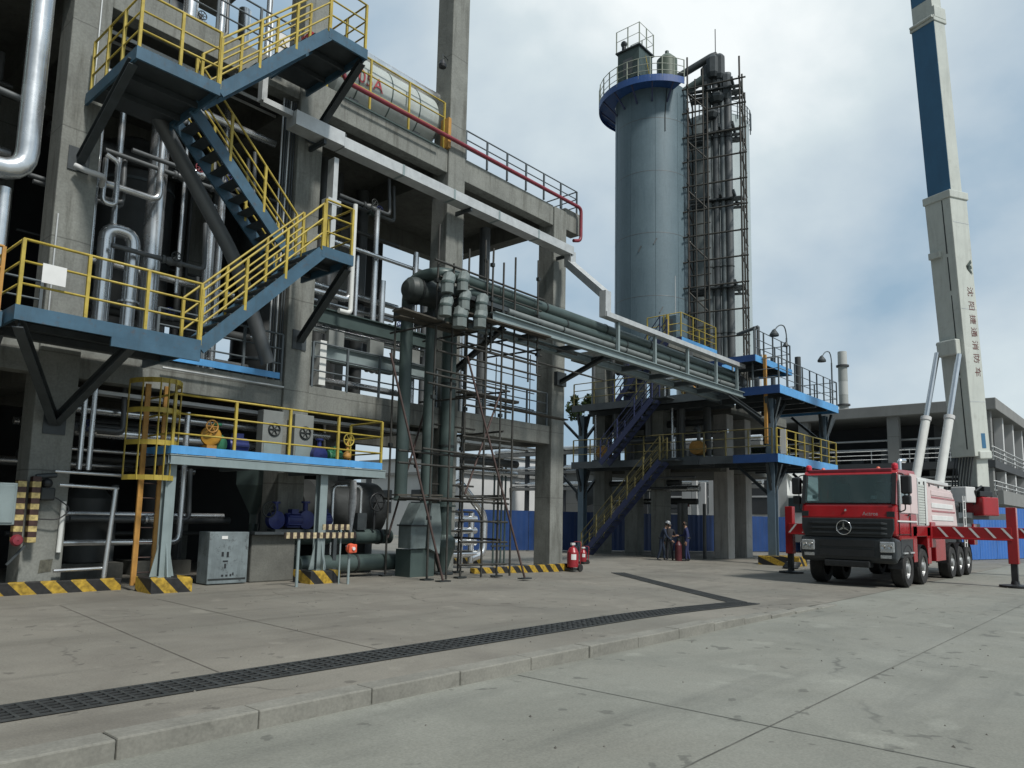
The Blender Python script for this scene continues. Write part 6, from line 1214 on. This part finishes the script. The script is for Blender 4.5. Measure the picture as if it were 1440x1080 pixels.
# denser scaffold grid
sf_ = sf
random.seed(31)
for (x, y, z1) in ((13.6, 14.15, 8.4), (14.8, 14.05, 8.8), (15.9, 14.0, 9.2), (14.9, 15.8, 7), (16.6, 14.05, 7.5)):
    tubep("upright_pole", (x, y, 0 if x < 16 else 5.6), (x + random.uniform(-.06, .06), y, z1))
for z in (5.4, 5.9, 6.2, 7.5, 7.9): tubep("ledger_pole", (13.0, 14.12, z), (17.1, 14.0, z - .05))
for z in (.6, 1.2, 1.75, 2.5, 3.4, 4.2): tubep("ledger_pole", (14.1, 15.6, z), (15.9, 15.5, z))
for z in (1.0, 2.2, 3.0, 4.0): tubep("transom_pole", (15.4, 13.9, z), (15.55, 15.9, z))
for z in (2.9, 3.2): tubep("ledger_pole", (11.9, 14.2, z), (14.4, 14.15, z))
q = pix(964.5, 716, 18.7); o = thing("signal_lamp", "dark red domed lamp with pale plate above the workers", "lamp", q); MB().lathe(q, [(.2, .12), (.19, .2), (.12, .32), (.01, .36)], 14).build("dome", M_HELM, o); MB().box(q.x - .06, q.y - .1, q.z - .3, q.x + .02, q.y + .1, q.z + .12).build("plate", M_PAPER, o); MB().bar((q.x + .05, q.y, q.z), (33.0, 18.9, q.z), .06, .06).build("arm", M_DSTEEL, o)
# white frames and ducts standing in the open air behind the platform columns
for i, (u, y, z, lab) in enumerate(((978, 26, 4.6, "white upright of the frame behind the platform, left one"), (990, 25, 4.4, "white upright of the frame behind the platform, middle one"), (1002, 24.4, 4.7, "white upright of the frame behind the platform, right one"))):
    q = pix(u, 700, y); tag(MB().box(q.x - .2, q.y - .2, RZ, q.x + .2, q.y + .2, z).build("white_upright", M_PALE, bevel=.02), lab, "post")
# dark hose heap beside the striped footing and small clutter near the outriggers
o = thing("hose_heap", "small dark heap of hose on the ground in front of the striped footing", "hose", (29.5, 11.3, RZ))
for k in range(4): MB().tube([V((29.4 + .1 * k, 11.3, RZ + .06 + .05 * k)) + V((math.cos(t) * .3, math.sin(t) * .25, 0)) for t in [2 * PI * j / 14 for j in range(15)]], .05, 6, False).build("coil", M_BLACK, o)
# pour lines of the shuttering on the cast concrete
for m_, per in ((M_CONC, 2.35), (M_CONCD, 2.35), (M_FARC, 3.1)):
    nt = m_.node_tree; N = nt.nodes; L = nt.links; b_ = N["Principled BSDF"]; src = b_.inputs["Base Color"].links[0].from_socket
    geo = N.new("ShaderNodeNewGeometry"); sx = N.new("ShaderNodeSeparateXYZ"); L.new(geo.outputs["Position"], sx.inputs[0])
    nz = N.new("ShaderNodeTexNoise"); nz.inputs["Scale"].default_value = 1.7; nz.inputs["Detail"].default_value = 3; L.new(geo.outputs["Position"], nz.inputs["Vector"])
    a_ = N.new("ShaderNodeMath"); a_.operation = 'MULTIPLY_ADD'; a_.inputs[1].default_value = .05; L.new(nz.outputs[0], a_.inputs[0]); L.new(sx.outputs[2], a_.inputs[2])
    d_ = N.new("ShaderNodeMath"); d_.operation = 'DIVIDE'; d_.inputs[1].default_value = per; L.new(a_.outputs[0], d_.inputs[0])
    f_ = N.new("ShaderNodeMath"); f_.operation = 'FRACT'; L.new(d_.outputs[0], f_.inputs[0])
    c_ = N.new("ShaderNodeMath"); c_.operation = 'LESS_THAN'; c_.inputs[1].default_value = .012; L.new(f_.outputs[0], c_.inputs[0])
    k_ = N.new("ShaderNodeMath"); k_.operation = 'MULTIPLY'; k_.inputs[1].default_value = .5; L.new(c_.outputs[0], k_.inputs[0])
    mx = N.new("ShaderNodeMix"); mx.data_type = 'RGBA'; L.new(k_.outputs[0], mx.inputs[0]); L.new(src, mx.inputs[6]); mx.inputs[7].default_value = (.05, .05, .045, 1); L.new(mx.outputs[2], b_.inputs["Base Color"])
M_PIPEL = mat("bridge_pipe_grey", (.20, .22, .215), .4, .2, .15, 2, 0, .3, (.1, .11, .105))
for y, z, r, lab in ((14.62, 7.62, .11, "slim grey pipe lying in the middle of the pipe bridge"), (14.02, 7.52, .085, "slimmest grey pipe along the front girder of the pipe bridge"), (14.85, 8.05, .12, "grey pipe at the back of the pipe bridge")):
    pipe("bridge_pipe", lab, [(15.6, y, z), (31.3, y, z)], r, M_PIPEL, n=14, bands=[((x, y, z), (x + .3, y, z)) for x in (18.2, 21.8, 25.6, 29.0)])
# more bright insulated pipes close behind the stairs, in the upper storey and in the third bay
for i, (pts, r, lab) in enumerate((
    ([(5.65, 17.4, 5), (5.65, 17.4, 12.3)], .07, "slim silver pipe hugging the right side of the leftmost column"), ([(6.95, 18.6, 13.3), (6.95, 18.6, 22)], .1, "silver pipe in the upper storey left of the broad silver pipe"),
    ([(9.0, 18.3, 4.95), (9.0, 18.3, 12.3)], .1, "silver pipe right behind the middle stair flight"), ([(9.5, 17.4, 13.3), (9.5, 17.4, 20)], .08, "slim silver pipe in the upper storey next to the second column"),
    ([(5.5, 17.4, 11.4), (9.9, 17.4, 11.4)], .1, "silver cross pipe high under the upper floor behind the stairs"), ([(5.4, 17.6, 8.9), (7.1, 17.6, 8.9), (7.1, 17.6, 11.8)], .08, "silver pipe with a right angle bend above the upside down U"),
    ([(11.0, 17.4, 9.3), (15.3, 17.4, 9.3)], .06, "silver cross pipe right of the white hanging pipe, higher"), ([(11.0, 17.5, 7.75), (12.6, 17.5, 7.75), (12.6, 17.5, 10.5)], .09, "bent silver pipe right of the white hanging pipe"),
    ([(14.9, 17.3, 4.95), (14.9, 17.3, 9.8)], .09, "silver upright pipe hugging the third column"), ([(11.2, 18.0, 5.4), (15.3, 18.0, 5.4)], .1, "silver cross pipe low behind the girders of the third bay"),
    ([(.2, 17.3, 5.0), (.2, 17.3, 12)], .12, "silver pipe in the bay left of the leftmost visible column"), ([(1.4, 17.6, 13.3), (1.4, 17.6, 20)], .13, "silver pipe in the upper storey at the left edge"),
    ([(5.5, 17.2, .9), (8, 17.2, .9), (8, 17.2, 3.9)], .07, "bent silver pipe behind the ladder near the ground"), ([(5.6, 17.5, 1.5), (9.2, 17.5, 1.5)], .06, "silver cross pipe behind the ladder near the ground"))):
    pipe("silver_pipe", lab, pts, r, M_CLAD, n=14)
# ------------------------------------------------------------------ valves, brackets, signs of use
random.seed(44)
GV = "small valves on the shaded pipes of the left bays"
for i in range(26):
    x = random.choice((random.uniform(5.5, 9.6), random.uniform(5.5, 9.6), random.uniform(10.9, 15.1), random.uniform(0, 4))); z = random.choice((5.5, 6.3, 7.4, 8.6, 9.7, 10.9, 14.0, 1.4, 2.4, 3.3)); y = random.uniform(17.15, 18.2)
    if x > 10.5 and z < 5: z += 4.5
    o = thing("pipe_valve", "small valve with hand wheel on the pipes in the shade of the left bays", "valve", (x, y, z), group=GV)
    MB().lathe((x - .22, y, z), [(.01, 0), (.1, 0), (.1, .05), (.07, .1), (.11, .22), (.07, .34), (.1, .39), (.1, .44), (.01, .44)], 12, axis=(1, 0, 0)).build("body", random.choice((M_CLAD, M_PIPEG, M_DUCT)), o)
    MB().tube([(x - random.uniform(1, 1.8), y, z), (x - .2, y, z)], .055, 10).build("pipe_run", M_PIPEG, o); MB().tube(fillet([(x + .2, y, z), (x + .8, y, z), (x + .8, y + .1, z + 1.2)], .15), .055, 10).build("pipe_run", M_PIPEG, o)
    MB().tube([(x, y, z), (x, y - .28, z + .05)], .022, 6).build("stem", M_GALV, o); hand_wheel((x, y - .28, z + .05), .11, o, random.choice((M_REDP, M_BAND, M_MOTOR)), tube=.014)
GC = "cable runs under the floors of the left bays"
for i, (x0, x1, y, z) in enumerate(((5.5, 9.9, 17.1, 4.1), (10.9, 15.3, 17.1, 4.1), (5.5, 9.9, 17.1, 12.2), (10.9, 15.3, 17.1, 12.2), (16.2, 20.7, 17.1, 12.2), (16.2, 20.7, 17.1, 4.05))):
    o = thing("cable_run", "flat ladder of cables hung under a concrete floor of the left building", "cable run", (x0, y, z), group=GC)
    b = MB()
    for yy in (y, y + .35): b.bar((x0, yy, z), (x1, yy, z), .03, .08)
    b.build("side_rail", M_GALV, o)
    for k in range(4): MB().tube([(x0, y + .06 + k * .08, z + .03), (x1, y + .06 + k * .08, z + .03)], .025, 6).build("cable", M_BLACK, o)
# anchor plates and brackets on the columns
for (x, y, z) in ((5.0, 16.485, 8.75), (10.45, 16.485, 11.6), (10.4, 16.485, 6.0), (5.02, 16.485, 3.3)):
    MB().box(x - .2, y - .012, z - .25, x + .2, y + .012, z + .25).build("anchor_plate", M_DSTEEL, bd)
MB().tube(fillet([(4.9, 16.35, 8.55), (5.1, 16.2, 8.45), (5.45, 16.3, 8.5), (5.5, 16.6, 8.4)], .1), .06, 8).build("lagging_wrap", M_PALE, bd)
for (x, z0, z1) in ((5.15, 10.4, 16), (4.72, 4.9, 7.5)): MB().tube([(x, 16.47, z0), (x, 16.47, z1)], .018, 6).build("conduit", M_GALV, bd)
# tank fittings: earthing strip, nozzles, lower manhole
a = math.atan2(-T1.y, -T1.x)
def on_tank(t, z, out=0.0): return V((T1.x + (RT + out) * math.cos(a + t), T1.y + (RT + out) * math.sin(a + t), z))
MB().tube([on_tank(.42, 27.3, .02), on_tank(.36, 25.6, .02), on_tank(.36, 24.6, .02)], .03, 6).build("earthing_strip", M_DSTEEL, TANK1)
for t, z in ((-.35, 17.2), (.05, 17.6), (.2, 13.5)): MB().bar(on_tank(t, z, .02), on_tank(t + .08, z + .35, .02), .04, .06).build("lug", M_PIPEG, TANK1)
for t in (-1.2, -.55, .1, .75): MB().bar(on_tank(t, 10.8, .004), on_tank(t, 27.2, .004), .012, .02).build("plate_seam", M_TANK, TANK1)
# extra members of the scaffold tower
for f in (.15, .3): p = cn[0].lerp(cn[1], f); MB().tube([(p.x, p.y, 9), (p.x, p.y, 27.5 + f * 4)], .05, 6).build("upright_pole", M_SCAF, tw)
z = 11.2
while z < 27.5:
    p, q = cn[0], cn[0].lerp(cn[1], .42); MB().tube([(p.x, p.y, z), (q.x, q.y, z + .05)], .04, 6).build("ledger_pole", M_SCAF, tw); z += 1.55
# truck trim: door gaps, hinges, tie-down details, number plate
for (x0, x1, z0, z1) in ((24.18, 24.2, 1.3, 3.0), (22.98, 22.995, 1.35, 2.2), (23.0, 24.18, 1.36, 1.375)): MB().box(x0, TY0 - .004, z0, x1, TY0 + .025, z1).build("door_gap", M_BLACK, cab)
for x in (23.3, 24.0): MB().box(x, TY0 - .02, .82, x + .42, TY0 + .2, .86).build("cab_step", M_GALV, ft)
MB().box(23.2, TY0 + .03, .7, 24.5, TY0 + .12, 1.28).build("step_panel", M_GRILLE, ft, bevel=.02)
for k in range(6): MB().box(26.7 + k * .55, TY0 + .0, 1.5, 26.85 + k * .55, TY0 + .022, 1.56).build("reflector", M_PAPER if k % 2 else M_RED, ft)
for yy in (6.3, 7.85): MB().lathe((23.2, yy, 3.2), [(.05, 0), (.06, .05), (.04, .09), (.01, .1)], 10).build("roof_marker", M_ORB, ft)
for s_ in (-1, 1): MB().box(22.7, TC + s_ * 1.18 - .1, 1.85, 22.73, TC + s_ * 1.18 + .1, 2.0).build("corner_vent", M_GRILLE, cab)
for x in (23.85, 25.6, 29.6, 30.95, 32.3):
    pts = [(x + .66 * math.cos(t), RZ + .54 + .66 * math.sin(t)) for t in [PI * k / 10 for k in range(11)]]; b = MB()
    for i in range(10): b.add([(pts[i][0], TY0 + .02, pts[i][1]), (pts[i + 1][0], TY0 + .02, pts[i + 1][1]), (pts[i + 1][0], TY0 + .4, pts[i + 1][1]), (pts[i][0], TY0 + .4, pts[i][1])], [(0, 1, 2, 3)])
    b.build("mudguard", M_BLACK, ft)
# boom cables, weld bands and wear pads
for j in (-.3, .3): MB().tube([on_boom(.5, -.6, j * .6, 0), on_boom(10.5, -.66, j * .6, 0)], .035, 6).build("boom_hose", M_BLACK, bs)
for t in (2.2, 6.0, 9.6): 
    hw = (.98 + .12 * t / LB) / 2; MB().obox(F0 + AX * t - NN * (hw + .002), AX * .012, DD * .5, NN * .004).build("weld_band", M_GALV, bs)
# litter and pebbles on the ground
random.seed(9); GL = "pebbles and crumbs scattered on the concrete"
b = MB()
for i in range(260):
    x = random.uniform(3, 20); y = random.uniform(-1, 15); z = RZ if y < 5.5 else padz(x, y)
    if 5.5 < y < 6: continue
    r = random.uniform(.006, .02); b.add([(x - r, y - r, z), (x + r, y - r * .6, z), (x + r * .7, y + r, z), (x - r * .6, y + r * .8, z), (x, y, z + r)], [(0, 1, 4), (1, 2, 4), (2, 3, 4), (3, 0, 4)])
tag(b.build("gravel_crumbs", mat("gravel", (.12, .115, .1), .9, 0, .4, 9), origin=(10, 5, 0)), "scattered crumbs and pebbles lying on the concrete ground", "gravel", kind="stuff")
